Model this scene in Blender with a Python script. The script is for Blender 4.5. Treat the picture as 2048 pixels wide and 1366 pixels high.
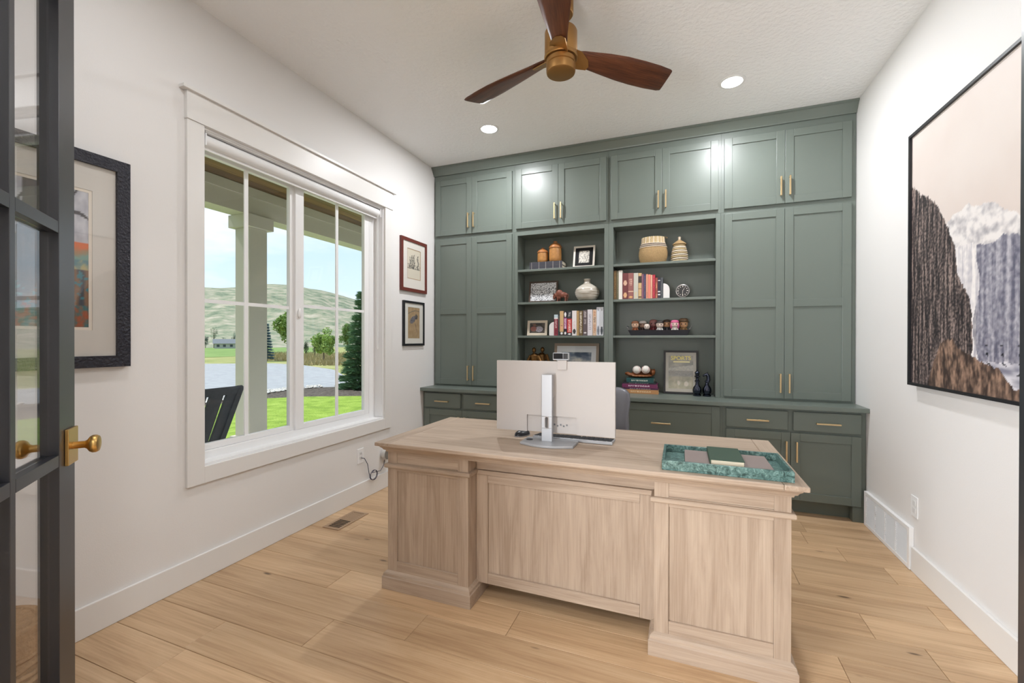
import bpy, math, random
from mathutils import Vector, Matrix, noise as mn
random.seed(7)
for o in list(bpy.data.objects): bpy.data.objects.remove(o)
scene = bpy.context.scene
COL = scene.collection
PI = math.pi

# ------------------------------------------------------------------ camera, world, sun, exposure
CAM_H, F_PX = 1.28, 870.0
yaw, pit, rol = math.radians(21.1), math.radians(-0.2), math.radians(0.1)
def ray(u, v):
    x, y, z = (u-1024)/F_PX, 1.0, (683-v)/F_PX
    x, z = x*math.cos(rol)-z*math.sin(rol), x*math.sin(rol)+z*math.cos(rol)
    y, z = y*math.cos(pit)-z*math.sin(pit), y*math.sin(pit)+z*math.cos(pit)
    return Vector((x*math.cos(yaw)-y*math.sin(yaw), x*math.sin(yaw)+y*math.cos(yaw), z))
def px(u, v, **k):                       # the point where a pixel's ray meets a plane of the room
    d = ray(u, v); (ax, val), = k.items(); i = 'XYZ'.index(ax)
    c = Vector((0, 0, CAM_H)); return c + d*((val-c[i])/d[i])
cam_d = bpy.data.cameras.new('camera'); cam = bpy.data.objects.new('camera', cam_d); COL.objects.link(cam)
fw = ray(1024, 683).normalized(); rt = (ray(1124, 683)-ray(1024, 683)).normalized(); up = rt.cross(fw)
cam.matrix_world = Matrix(((rt.x, up.x, -fw.x, 0), (rt.y, up.y, -fw.y, 0), (rt.z, up.z, -fw.z, CAM_H), (0, 0, 0, 1)))
cam_d.sensor_width = 36; cam_d.lens = F_PX/2048*36; cam_d.clip_start = 0.02; cam_d.clip_end = 2000
scene.camera = cam
scene.view_settings.view_transform = 'Standard'; scene.view_settings.look = 'None'
scene.view_settings.exposure = 0.13; scene.view_settings.gamma = 1.0; scene.view_settings.use_curve_mapping = False

HALL_FILL_W = 205
SKY_STRENGTH, SUN_STRENGTH, DOWNLIGHT_W, HALL_W = 1.4, 4.6, 21, 24
wld = bpy.data.worlds.new('sky'); scene.world = wld; wld.use_nodes = True
nt = wld.node_tree; nt.nodes.clear()
def N(nt, t, **kw):
    n = nt.nodes.new(t)
    for k, v in kw.items(): setattr(n, k, v)
    return n
wo = N(nt, 'ShaderNodeOutputWorld'); bg = N(nt, 'ShaderNodeBackground'); tc = N(nt, 'ShaderNodeTexCoord')
mp = N(nt, 'ShaderNodeMapping'); mp.inputs['Scale'].default_value = (2.2, 2.2, 6.5); mp.inputs['Location'].default_value = (0.6, 0.2, 0.1)
nz = N(nt, 'ShaderNodeTexNoise'); nz.inputs['Scale'].default_value = 1.3; nz.inputs['Detail'].default_value = 7; nz.inputs['Roughness'].default_value = .55
rp = N(nt, 'ShaderNodeValToRGB'); rp.color_ramp.elements[0].position = .46; rp.color_ramp.elements[1].position = .66
sx = N(nt, 'ShaderNodeSeparateXYZ'); r2 = N(nt, 'ShaderNodeValToRGB')
r2.color_ramp.elements[0].position = 0.0; r2.color_ramp.elements[0].color = (.66, .78, .88, 1)
r2.color_ramp.elements[1].position = .5; r2.color_ramp.elements[1].color = (.26, .48, .70, 1)
mx = N(nt, 'ShaderNodeMix', data_type='RGBA'); mx.inputs[7].default_value = (.80, .82, .84, 1)
L_ = nt.links.new
L_(tc.outputs['Generated'], mp.inputs['Vector']); L_(mp.outputs[0], nz.inputs['Vector']); L_(nz.outputs['Fac'], rp.inputs[0])
L_(tc.outputs['Generated'], sx.inputs[0]); L_(sx.outputs['Z'], r2.inputs[0])
L_(rp.outputs[0], mx.inputs[0]); L_(r2.outputs[0], mx.inputs[6]); L_(mx.outputs[2], bg.inputs['Color'])
bg.inputs['Strength'].default_value = SKY_STRENGTH; L_(bg.outputs[0], wo.inputs[0])
sd = bpy.data.lights.new('sun', 'SUN'); sd.energy = SUN_STRENGTH; sd.angle = math.radians(1.5); sd.color = (1, .96, .9)
sun = bpy.data.objects.new('sun', sd); COL.objects.link(sun); sun.location = (0, -20, 40)
sun.rotation_euler = Vector((.75, .10, -1.0)).to_track_quat('-Z', 'Y').to_euler()

# ------------------------------------------------------------------ materials
def S(r, g, b):
    f = lambda c: (c/255/12.92 if c/255 <= .04045 else ((c/255+.055)/1.055)**2.4)
    return (f(r), f(g), f(b), 1)
MATS = {}
def mat(name, col=(.8, .8, .8, 1), rough=.5, metal=0, bump=None, var=None, coat=0, emis=None, spec=None):
    """plain principled; bump=(scale, strength, detail); var=(scale, amount) gentle colour variation"""
    if name in MATS: return MATS[name]
    m = bpy.data.materials.new(name); m.use_nodes = True; t = m.node_tree; p = t.nodes['Principled BSDF']
    p.inputs['Base Color'].default_value = col; p.inputs['Roughness'].default_value = rough; p.inputs['Metallic'].default_value = metal
    p.inputs['Coat Weight'].default_value = coat
    if spec is not None: p.inputs['Specular IOR Level'].default_value = spec
    if emis: p.inputs['Emission Color'].default_value = emis[0]; p.inputs['Emission Strength'].default_value = emis[1]
    if bump or var: c = N(t, 'ShaderNodeTexCoord')
    if bump:
        n = N(t, 'ShaderNodeTexNoise'); n.inputs['Scale'].default_value = bump[0]; n.inputs['Detail'].default_value = bump[2] if len(bump) > 2 else 3
        b = N(t, 'ShaderNodeBump'); b.inputs['Strength'].default_value = bump[1]; b.inputs['Distance'].default_value = .01
        t.links.new(c.outputs['Object'], n.inputs['Vector']); t.links.new(n.outputs['Fac'], b.inputs['Height']); t.links.new(b.outputs[0], p.inputs['Normal'])
    if var:
        n = N(t, 'ShaderNodeTexNoise'); n.inputs['Scale'].default_value = var[0]; n.inputs['Detail'].default_value = 6
        q = N(t, 'ShaderNodeMix', data_type='RGBA')
        q.inputs[6].default_value = tuple(max(0, x*(1-var[1])) for x in col[:3])+(1,); q.inputs[7].default_value = tuple(min(1, x*(1+var[1])) for x in col[:3])+(1,)
        t.links.new(c.outputs['Object'], n.inputs['Vector']); t.links.new(n.outputs['Fac'], q.inputs[0]); t.links.new(q.outputs[2], p.inputs['Base Color'])
    MATS[name] = m; return m
def ramp(t, stops):
    r = N(t, 'ShaderNodeValToRGB'); e = r.color_ramp.elements
    while len(e) < len(stops): e.new(.5)
    for k, (pos, c) in enumerate(stops): e[k].position = pos; e[k].color = c
    return r
def wood(name, light, mid, dark, axis, rough=.5, scale=1.0, rand=False, knots=False, contrast=1.0, tint=0.0):
    if name in MATS: return MATS[name]
    m = bpy.data.materials.new(name); m.use_nodes = True; t = m.node_tree; p = t.nodes['Principled BSDF']; L = t.links.new
    p.inputs['Roughness'].default_value = rough
    c = N(t, 'ShaderNodeTexCoord'); src = c.outputs['Object']; oi = None
    if rand:
        oi = N(t, 'ShaderNodeObjectInfo'); cm = N(t, 'ShaderNodeCombineXYZ'); mu = N(t, 'ShaderNodeMath', operation='MULTIPLY'); mu.inputs[1].default_value = 37.0
        L(oi.outputs['Random'], mu.inputs[0]); L(mu.outputs[0], cm.inputs[0]); L(mu.outputs[0], cm.inputs[1]); L(mu.outputs[0], cm.inputs[2])
        ad = N(t, 'ShaderNodeVectorMath', operation='ADD'); L(src, ad.inputs[0]); L(cm.outputs[0], ad.inputs[1]); src = ad.outputs[0]
    mp = N(t, 'ShaderNodeMapping'); s = [9*scale]*3; s['XYZ'.index(axis)] = .8*scale; mp.inputs['Scale'].default_value = s
    L(src, mp.inputs[0])
    n1 = N(t, 'ShaderNodeTexNoise'); n1.inputs['Scale'].default_value = 1.6; n1.inputs['Detail'].default_value = 8; n1.inputs['Distortion'].default_value = 1.1; n1.inputs['Roughness'].default_value = .62
    L(mp.outputs[0], n1.inputs['Vector'])
    mp2 = N(t, 'ShaderNodeMapping'); s = [90*scale]*3; s['XYZ'.index(axis)] = 2.2*scale; mp2.inputs['Scale'].default_value = s; L(src, mp2.inputs[0])
    n2 = N(t, 'ShaderNodeTexNoise'); n2.inputs['Scale'].default_value = 2.0; n2.inputs['Detail'].default_value = 4; L(mp2.outputs[0], n2.inputs['Vector'])
    ma = N(t, 'ShaderNodeMath', operation='MULTIPLY_ADD'); ma.inputs[1].default_value = .36; L(n2.outputs['Fac'], ma.inputs[0])
    m2 = N(t, 'ShaderNodeMath', operation='MULTIPLY'); m2.inputs[1].default_value = .64; L(n1.outputs['Fac'], m2.inputs[0]); L(m2.outputs[0], ma.inputs[2])
    w = .17/contrast
    r = ramp(t, [(.5-w, dark), (.5, mid), (.5+w, light)]); L(ma.outputs[0], r.inputs[0]); colr = r.outputs[0]
    if knots:
        mp3 = N(t, 'ShaderNodeMapping'); s = [3.0]*3; s['XYZ'.index(axis)] = 1.0; mp3.inputs['Scale'].default_value = s; L(src, mp3.inputs[0])
        vo = N(t, 'ShaderNodeTexVoronoi'); vo.inputs['Scale'].default_value = 2.4; L(mp3.outputs[0], vo.inputs['Vector'])
        nd = N(t, 'ShaderNodeMath', operation='MULTIPLY_ADD'); nd.inputs[1].default_value = .12; L(n1.outputs['Fac'], nd.inputs[0]); L(vo.outputs['Distance'], nd.inputs[2])
        kr = ramp(t, [(.085, (1, 1, 1, 1)), (.135, (0, 0, 0, 1))]); L(nd.outputs[0], kr.inputs[0])
        km = N(t, 'ShaderNodeMix', data_type='RGBA'); km.inputs[7].default_value = tuple(x*.42 for x in dark[:3])+(1,)
        L(kr.outputs[0], km.inputs[0]); L(colr, km.inputs[6]); colr = km.outputs[2]
    if rand and tint:
        hv = N(t, 'ShaderNodeHueSaturation'); mr = N(t, 'ShaderNodeMapRange'); mr.inputs['To Min'].default_value = 1-tint; mr.inputs['To Max'].default_value = 1+tint
        L(oi.outputs['Random'], mr.inputs['Value']); L(mr.outputs[0], hv.inputs['Value']); L(colr, hv.inputs['Color']); colr = hv.outputs[0]
    L(colr, p.inputs['Base Color'])
    b = N(t, 'ShaderNodeBump'); b.inputs['Strength'].default_value = .12; b.inputs['Distance'].default_value = .004; L(n2.outputs['Fac'], b.inputs['Height']); L(b.outputs[0], p.inputs['Normal'])
    MATS[name] = m; return m
def glass(name, tint=(1, 1, 1, 1), ior=1.5):
    if name in MATS: return MATS[name]
    m = bpy.data.materials.new(name); m.use_nodes = True; t = m.node_tree; t.nodes.clear()
    o = N(t, 'ShaderNodeOutputMaterial'); a = N(t, 'ShaderNodeBsdfTransparent'); a.inputs[0].default_value = tint
    g = N(t, 'ShaderNodeBsdfGlossy'); g.inputs['Roughness'].default_value = 0.0
    lw = N(t, 'ShaderNodeLayerWeight'); lw.inputs['Blend'].default_value = .5; x = N(t, 'ShaderNodeMixShader')
    pw = N(t, 'ShaderNodeMath', operation='POWER'); pw.inputs[1].default_value = 5.0; f = N(t, 'ShaderNodeMath', operation='MULTIPLY_ADD')
    r0 = ((ior-1)/(ior+1))**2; f.inputs[1].default_value = 1-r0; f.inputs[2].default_value = r0
    t.links.new(lw.outputs['Facing'], pw.inputs[0]); t.links.new(pw.outputs[0], f.inputs[0])
    t.links.new(f.outputs[0], x.inputs[0]); t.links.new(a.outputs[0], x.inputs[1]); t.links.new(g.outputs[0], x.inputs[2]); t.links.new(x.outputs[0], o.inputs[0])
    MATS[name] = m; return m
def print_mat(name='printed_paper', rough=.55):
    if name in MATS: return MATS[name]
    m = bpy.data.materials.new(name); m.use_nodes = True; t = m.node_tree; p = t.nodes['Principled BSDF']; p.inputs['Roughness'].default_value = rough
    a = N(t, 'ShaderNodeVertexColor'); a.layer_name = 'Col'; t.links.new(a.outputs[0], p.inputs['Base Color']); MATS[name] = m; return m

WALL = mat('wall_paint', S(232, 230, 228), .62, bump=(260, .05, 2))
CEIL = mat('ceiling_paint', S(247, 247, 247), .7, bump=(38, .55, 4))
TRIM = mat('trim_paint', S(232, 230, 227), .38)
VINYL = mat('white_vinyl', S(242, 242, 242), .35)
GREEN = mat('green_cabinet_paint', S(107, 116, 109), .36)
GREEN_IN = GREEN
BRASS = mat('brushed_brass', S(196, 160, 98), .34, 1.0)
PALE_BRASS = mat('satin_champagne_metal', S(214, 190, 148), .36, 1.0)
BLACK = mat('black_paint', S(24, 24, 28), .4)
DOORBLK = mat('dark_navy_door_paint', S(24, 27, 36), .36, spec=.9)
GLASS = glass('clear_glass'); PANE = glass('window_glass', (.97, .98, .98, 1), 1.35)
DESK = (S(190, 171, 152), S(175, 155, 136), S(152, 131, 112))
WX = wood('desk_oak_along_x', *DESK, 'X', .5); WY = wood('desk_oak_along_y', *DESK, 'Y', .5); WZ = wood('desk_oak_upright', *DESK, 'Z', .5)
FLOORM = wood('oak_plank', S(218, 188, 152), S(198, 165, 128), S(166, 132, 98), 'X', .38, .6, True, True, .85, .09)
FANWOOD = [wood('walnut_%d' % k, S(122, 74, 48), S(92, 52, 33), S(58, 32, 22), 'X', .38, 1.3, contrast=1.2) for k in range(1)][0]
PAPER = mat('page_paper', S(226, 214, 190), .8)

# ------------------------------------------------------------------ mesh helpers
class MB:
    def __init__(s): s.v = []; s.f = []
    def add(s, v, f):
        k = len(s.v); s.v += [tuple(p) for p in v]; s.f += [tuple(i+k for i in q) for q in f]; return s
    def box(s, x0, x1, y0, y1, z0, z1):
        return s.add([(x0, y0, z0), (x1, y0, z0), (x1, y1, z0), (x0, y1, z0), (x0, y0, z1), (x1, y0, z1), (x1, y1, z1), (x0, y1, z1)],
                     [(3, 2, 1, 0), (4, 5, 6, 7), (0, 1, 5, 4), (1, 2, 6, 5), (2, 3, 7, 6), (3, 0, 4, 7)])
    def obox(s, c, ax, ay, az):          # oriented box: centre and three half-axis vectors
        c, ax, ay, az = map(Vector, (c, ax, ay, az)); p = []
        for k in (-1, 1):
            for (i, j) in ((-1, -1), (1, -1), (1, 1), (-1, 1)): p.append(c+ax*i+ay*j+az*k)
        return s.add(p, [(3, 2, 1, 0), (4, 5, 6, 7), (0, 1, 5, 4), (1, 2, 6, 5), (2, 3, 7, 6), (3, 0, 4, 7)])
    def prism(s, poly, axis, lo, hi):    # polygon in the two other axes (cyclic order), extruded along axis
        n = len(poly); P = []
        for h in (lo, hi):
            for a, b in poly:
                P.append({'X': (h, a, b), 'Y': (a, h, b), 'Z': (a, b, h)}[axis])
        return s.add(P, [tuple(range(n))[::-1], tuple(range(n, 2*n))]+[(i, (i+1) % n, n+(i+1) % n, n+i) for i in range(n)])
    def lathe(s, prof, c=(0, 0, 0), n=24, axis='Z', sy=1.0):
        P = []; Fc = []
        for r, h in prof:
            for k in range(n):
                a = 2*PI*k/n; x, y = r*math.cos(a), r*math.sin(a)*sy
                q = {'Z': (x, y, h), 'Y': (x, h, y), 'X': (h, x, y)}[axis]; P.append((q[0]+c[0], q[1]+c[1], q[2]+c[2]))
        for i in range(len(prof)-1):
            for k in range(n): k2 = (k+1) % n; Fc.append((i*n+k, i*n+k2, (i+1)*n+k2, (i+1)*n+k))
        Fc.append(tuple(range(n))[::-1]); Fc.append(tuple(range((len(prof)-1)*n, len(prof)*n)))
        return s.add(P, Fc)
    def tube(s, pts, r, n=8, closed=False):
        pts = [Vector(p) for p in pts]; P = []; Fc = []; m = len(pts); rr = r if isinstance(r, (list, tuple)) else [r]*m; ref = None
        for i, p in enumerate(pts):
            if closed: d = pts[(i+1) % m]-pts[i-1]
            else: d = pts[min(i+1, m-1)]-pts[max(i-1, 0)]
            d.normalize()
            if ref is None: ref = Vector((0, 0, 1)) if abs(d.z) < .9 else Vector((1, 0, 0))
            a = d.cross(ref).normalized(); b = a.cross(d).normalized(); ref = b
            for k in range(n): t = 2*PI*k/n; P.append(p+a*rr[i]*math.cos(t)+b*rr[i]*math.sin(t))
        for i in range(m if closed else m-1):
            j = (i+1) % m
            for k in range(n): k2 = (k+1) % n; Fc.append((i*n+k, i*n+k2, j*n+k2, j*n+k))
        if not closed: Fc += [tuple(range(n))[::-1], tuple(range((m-1)*n, m*n))]
        return s.add(P, Fc)
    def cyl(s, a, b, r, r2=None, n=16): return s.tube([a, b], [r, r if r2 is None else r2], n)
    def ell(s, c, r, n=14, rot=None):
        P = []; Fc = []; h = n//2
        for i in range(1, h):
            t = PI*i/h
            for k in range(n): a = 2*PI*k/n; P.append(Vector((r[0]*math.sin(t)*math.cos(a), r[1]*math.sin(t)*math.sin(a), r[2]*math.cos(t))))
        P += [Vector((0, 0, r[2])), Vector((0, 0, -r[2]))]; T, B = len(P)-2, len(P)-1
        for i in range(h-2):
            for k in range(n): k2 = (k+1) % n; Fc.append((i*n+k, (i+1)*n+k, (i+1)*n+k2, i*n+k2))
        for k in range(n): k2 = (k+1) % n; Fc.append((T, k, k2)); Fc.append((B, (h-2)*n+k2, (h-2)*n+k))
        if rot is not None: P = [rot @ p for p in P]
        return s.add([p+Vector(c) for p in P], Fc)
ORG = {}
def tag(o, label=None, cat=None, group=None, kind=None):
    if label: o['label'] = label
    if cat: o['category'] = cat
    if group: o['group'] = group
    if kind: o['kind'] = kind
    return o
def thing(name, label, cat, base, group=None, rotz=0, local=False, rot=None):
    o = bpy.data.objects.new(name, None); o.empty_display_size = .05; COL.objects.link(o); o.location = base
    o.rotation_euler = rot if rot else (0, 0, rotz); ORG[o] = Vector((0, 0, 0)) if local else Vector(base); return tag(o, label, cat, group)
def build(mb, name, m, parent=None, bevel=0, smooth=None, seg=2, mods=None):
    v = [Vector(p) for p in mb.v]
    if parent is not None: org = ORG[parent]
    else:
        lo = [min(p[i] for p in v) for i in range(3)]; hi = [max(p[i] for p in v) for i in range(3)]; org = Vector(((lo[0]+hi[0])/2, (lo[1]+hi[1])/2, lo[2]))
    me = bpy.data.meshes.new(name); me.from_pydata([p-org for p in v], [], mb.f); me.update()
    me.materials.append(m); o = bpy.data.objects.new(name, me); COL.objects.link(o)
    if parent is not None: o.parent = parent; ORG[o] = org
    else: o.location = org; ORG[o] = org
    if smooth:
        me.polygons.foreach_set('use_smooth', [True]*len(me.polygons)); me.set_sharp_from_angle(angle=math.radians(smooth))
    if bevel:
        b = o.modifiers.new('bevel', 'BEVEL'); b.width = bevel; b.segments = seg; b.limit_method = 'ANGLE'; b.angle_limit = math.radians(40); b.harden_normals = False
    return o
def blob(mb, name, m, parent=None, voxel=.004, sm=4):
    o = build(mb, name, m, parent); r = o.modifiers.new('remesh', 'REMESH'); r.mode = 'VOXEL'; r.voxel_size = voxel; r.use_smooth_shade = True
    s = o.modifiers.new('smooth', 'SMOOTH'); s.iterations = sm; s.factor = .5; return o
def struct(mb, name, m, parent=None, **k): return tag(build(mb, name, m, parent, **k), kind='structure' if parent is None else None)
def copy_tree(o, parent=None):
    c = o.copy(); COL.objects.link(c); c.parent = parent; ORG[c] = ORG[o]
    for ch in list(o.children): copy_tree(ch, c)
    return c
def paint(name, w, h, nx, nz, fn, parent, y=0, m=None, x0=0, z0=0):
    """flat printed sheet in the local XZ plane facing -Y; fn(u,v)->rgb 0..1 (sRGB)"""
    V = []; Fc = []; C = []
    for j in range(nz+1):
        for i in range(nx+1):
            V.append((x0+w*i/nx, y, z0+h*j/nz)); c = fn(i/nx, j/nz); C += list(S(*[min(255, max(0, q*255)) for q in c]))
    for j in range(nz):
        for i in range(nx): a = j*(nx+1)+i; Fc.append((a, a+1, a+nx+2, a+nx+1))
    me = bpy.data.meshes.new(name); org = ORG[parent]; me.from_pydata([Vector(p)-org for p in V], [], Fc); me.update()
    ca = me.color_attributes.new('Col', 'FLOAT_COLOR', 'POINT'); ca.data.foreach_set('color', C)
    me.materials.append(m or print_mat()); o = bpy.data.objects.new(name, me); COL.objects.link(o); o.parent = parent; ORG[o] = org; return o
def mixc(a, b, t): t = min(1, max(0, t)); return tuple(x+(y-x)*t for x, y in zip(a, b))
def fbm(x, y, s=0.0, o=4):
    return mn.fractal((x, y, s), 1.0, 2.0, o, noise_basis='PERLIN_ORIGINAL')

# ------------------------------------------------------------------ room shell
L, R, H, FW, BW = -2.386, 1.219, 3.05, .25, 4.20
WY0, WY1, WZ0, WZ1 = 1.577, 3.105, .60, 2.42      # window opening
T = .18
m_ = MB().box(L-T, L, FW-.13, WY0, 0, H).box(L-T, L, WY1, BW+.12, 0, H).box(L-T, L, WY0, WY1, 0, WZ0).box(L-T, L, WY0, WY1, WZ1, H)
struct(m_, 'wall_left', WALL)
struct(MB().box(R, R+.12, FW-.13, BW+.12, 0, H), 'wall_right', WALL)
struct(MB().box(L, R, BW, BW+.12, 0, H), 'wall_back', WALL)
DX0, DX1, DZ = -1.16, .40, 2.46
struct(MB().box(L, DX0, FW-.13, FW, 0, H).box(DX1, R, FW-.13, FW, 0, H).box(DX0, DX1, FW-.13, FW, DZ, H), 'wall_front', WALL)
HX0, HX1, HY = -4.2, 2.0, -1.9
struct(MB().box(L-T, R+.12, HY-.1, BW+.12, H, H+.1), 'ceiling', CEIL)
# the hall behind the camera
struct(MB().box(HX0, L-T, HY-.1, FW-.13, H, H+.1).box(R+.12, HX1, HY-.1, FW-.13, H, H+.1), 'ceiling_hall', WALL)
struct(MB().box(HX0-.1, HX0, HY-.1, FW-.13, 0, H).box(HX1, HX1+.1, HY-.1, FW-.13, 0, H).box(HX0, HX1, HY-.1, HY, 0, H).box(HX0, L-T, FW-.13, FW, 0, H).box(R+.12, HX1, FW-.13, FW, 0, H), 'wall_hall', WALL)
struct(MB().box(HX0, HX1, HY, FW-.131, -.06, 0), 'floor_hall', mat('hall_floor', S(206, 176, 140), .45))

# floor: subfloor slab with every plank on it
floor = struct(MB().box(L, R, FW-.13, BW, -.06, -.012), 'floor', mat('floor_joint', S(120, 92, 66), .8))
known = {1.19: [-1.92, -.55], 1.375: [-2.9, -1.47, .1, 1.4], 1.56: [-1.09, .42], 1.745: [-1.70, -.70], 1.93: [-2.6, -1.2, .6], 2.115: [.952],
         2.30: [-.7], 2.485: [-1.5], 2.67: [.59, -.9], 2.855: [1.073], 3.04: [-.3], 3.225: [.757], 1.005: [-1.9, -.2]}
PW = .185; rowsY = []; y = 1.19
while y > FW-.13: y -= PW
rr = random.Random(3)
while y < BW:
    y0, y1 = max(y, FW-.13), min(y+PW, BW)
    if y1-y0 > .02:
        key = min(known, key=lambda k: abs(k-y)); joints = known[key][:] if abs(key-y) < .02 else []
        if not joints: joints = [rr.uniform(-2.2, -1.2)]
        joints.sort()
        while joints[-1] < R: joints.append(joints[-1]+rr.uniform(1.15, 1.5))
        while joints[0] > L: joints.insert(0, joints[0]-rr.uniform(1.15, 1.5))
        for a, b in zip(joints, joints[1:]):
            a2, b2 = max(a, L+.001), min(b, R-.001)
            if b2-a2 < .01: continue
            g = .0008
            pl = MB().box(a2+g, b2-g, y0+g, y1-g, -.012, 0.0)
            c = Vector(((a2+b2)/2, (y0+y1)/2, 0)); ORG_f = ORG[floor]
            me = bpy.data.meshes.new('plank'); me.from_pydata([Vector(p)-c for p in pl.v], [], pl.f); me.materials.append(FLOORM)
            po = bpy.data.objects.new('plank', me); COL.objects.link(po); po.parent = floor; po.location = c-ORG_f
            bv = po.modifiers.new('bevel', 'BEVEL'); bv.width = .0012; bv.segments = 1
    y += PW

# baseboards
BBM = TRIM
def bb(name, x0, x1, y0, y1): return struct(MB().box(x0, x1, y0, y1, 0.0005, .135), name, BBM, bevel=.003)
bb('baseboard_left', L, L+.015, FW, 3.72)
bb('baseboard_right', R-.016, R, FW, 3.055)
bb('baseboard_front', L+.016, DX0-.1, FW, FW+.015)

# window trim
FT = .019
t1 = struct(MB().box(L, L+FT, WY0-.088, WY0, WZ0-.088, WZ1).box(L, L+FT, WY1, WY1+.088, WZ0-.088, WZ1).box(L, L+FT, WY0, WY1, WZ0-.088, WZ0), 'trim_1', TRIM, bevel=.0015)
t2 = struct(MB().box(L, L+FT+.006, WY0-.092, WY1+.102, WZ1, 2.565).box(L, L+FT+.022, WY0-.118, WY1+.128, 2.565, 2.582), 'trim_2', TRIM, bevel=.0015)
# jamb liner inside the opening
struct(MB().box(L-.10, L, WY0-.0, WY0+.012, WZ0, WZ1).box(L-.10, L, WY1-.012, WY1, WZ0, WZ1).box(L-.10, L, WY0+.012, WY1-.012, WZ0, WZ0+.012).box(L-.10, L, WY0+.012, WY1-.012, WZ1-.012, WZ1), 'trim_3', VINYL)
# the sliding window
win = thing('window_1', 'white sliding window with two sashes and thin muntin bars', 'window', (L-.14, 2.34, WZ0)); win['kind'] = 'structure'
a0, a1, b0, b1 = WY0+.002, WY1-.002, WZ0+.002, WZ1-.002
XF = -2.47
fr = build(MB().box(XF-.08, XF, a0, WY0+.045, b0, b1).box(XF-.08, XF, WY1-.085, a1, b0, b1).box(XF-.08, XF, WY0+.045, WY1-.085, b0, .655).box(XF-.08, XF, WY0+.045, WY1-.085, 2.355, b1), 'window_frame', VINYL, win, bevel=.002)
def sash(y0, y1, z0, z1, sl, sr, sb, st, xc, ym, zm):
    s = build(MB().box(xc-.016, xc+.016, y0, y0+sl, z0, z1).box(xc-.016, xc+.016, y1-sr, y1, z0, z1).box(xc-.016, xc+.016, y0+sl, y1-sr, z0, z0+sb).box(xc-.016, xc+.016, y0+sl, y1-sr, z1-st, z1), 'sash', VINYL, win, bevel=.002)
    build(MB().box(xc-.003, xc+.003, y0+sl, y1-sr, z0+sb, z1-st), 'pane', PANE, s)
    build(MB().box(xc+.0035, xc+.012, ym-.0125, ym+.0125, z0+sb, z1-st), 'muntin', VINYL, s)
    build(MB().box(xc+.0035, xc+.011, y0+sl, y1-sr, zm-.0105, zm+.0105), 'muntin', VINYL, s); return s
sash(WY0+.046, 2.268, .656, 2.354, .008, .038, .035, .035, -2.505, 1.913, 1.498)
s2 = sash(2.262, WY1-.086, .656, 2.354, .070, .055, .035, .028, -2.488-.0, 2.655, 1.517)
build(MB().ell((-2.466, 2.29, 1.462), (.010, .014, .036), 12), 'latch', VINYL, s2, smooth=60)
# roller shade in the head of the opening
rs = thing('roller_shade', 'white roller shade rolled up at the top of the window', 'roller shade', (-2.425, 2.34, 2.33))
build(MB().lathe([(.034, WY0+.03), (.034, WY1-.035)], (-2.43, 0, 2.366), 24, 'Y'), 'roll', mat('shade_fabric', S(236, 236, 236), .7), rs, smooth=40)
build(MB().box(-2.44, -2.428, WY0+.03, WY1-.04, 2.318, 2.334), 'hem_bar', VINYL, rs, bevel=.002)
build(MB().box(-2.455, -2.39, WY0+.02, WY1-.015, 2.401, 2.4075), 'head_rail', VINYL, rs)
for yb in (WY0+.022, WY1-.032): build(MB().box(-2.465, -2.392, yb, yb+.008, 2.33, 2.4), 'bracket', VINYL, rs, bevel=.003)
build(MB().tube([(-2.412, WY1-.04, 2.35), (-2.412, WY1-.04, 1.21), (-2.412, WY1-.047, 1.203), (-2.412, WY1-.054, 1.21), (-2.412, WY1-.054, 2.35)], .0018, 6), 'chain', VINYL, rs)

# ------------------------------------------------------------------ cabinet wall
CF, DF = 3.935, 3.915                     # face-frame plane, door fronts
UX = [L+.002, -1.495, -.595, .311, R-.002]
doorsX = [((-2.362, -1.9475), (-1.9455, -1.515)), ((-1.475, -1.057), (-1.055, -.615)), ((-.574, -.145), (-.143, .290)), ((.333, .757), (.759, 1.187))]
def bar_pull(parent, x, z, vertical, yf, ln=.148):
    h = ln/2; b = MB()
    if vertical:
        b.box(x-.0055, x+.0055, yf-.034, yf-.023, z-h, z+h)
        for s in (-1, 1): b.box(x-.004, x+.004, yf-.024, yf+.0005, z+s*(h-.008)-.004, z+s*(h-.008)+.004)
    else:
        b.box(x-h, x+h, yf-.034, yf-.023, z-.0055, z+.0055)
        for s in (-1, 1): b.box(x+s*(h-.008)-.004, x+s*(h-.008)+.004, yf-.024, yf+.0005, z-.004, z+.004)
    return build(b, 'handle', PALE_BRASS, parent, bevel=.0012, seg=1)
def shaker(parent, name, x0, x1, z0, z1, yf, mid=None, st=.058, th=.02, panel=True):
    b = MB()
    if panel:
        b.box(x0, x0+st, yf, yf+th, z0, z1).box(x1-st, x1, yf, yf+th, z0, z1).box(x0+st, x1-st, yf, yf+th, z0, z0+st).box(x0+st, x1-st, yf, yf+th, z1-st, z1)
        holes = [(z0+st, z1-st)]
        if mid: b.box(x0+st, x1-st, yf, yf+th, mid[0], mid[1]); holes = [(z0+st, mid[0]), (mid[1], z1-st)]
        d = build(b, name, GREEN, parent, bevel=.0022)
        for h0, h1 in holes: build(MB().box(x0+st, x1-st, yf+.009, yf+.018, h0, h1), 'panel', GREEN, d)
    else: d = build(b.box(x0, x1, yf, yf+th, z0, z1), name, GREEN, parent, bevel=.003)
    return d
ulab = ['green upper cabinet at the top left, against the window wall', 'green upper cabinet above the bookcase with the framed photos and round vase',
        'green upper cabinet above the bookcase with the woven baskets', 'green upper cabinet at the top right, above the right tall cabinet']
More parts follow.
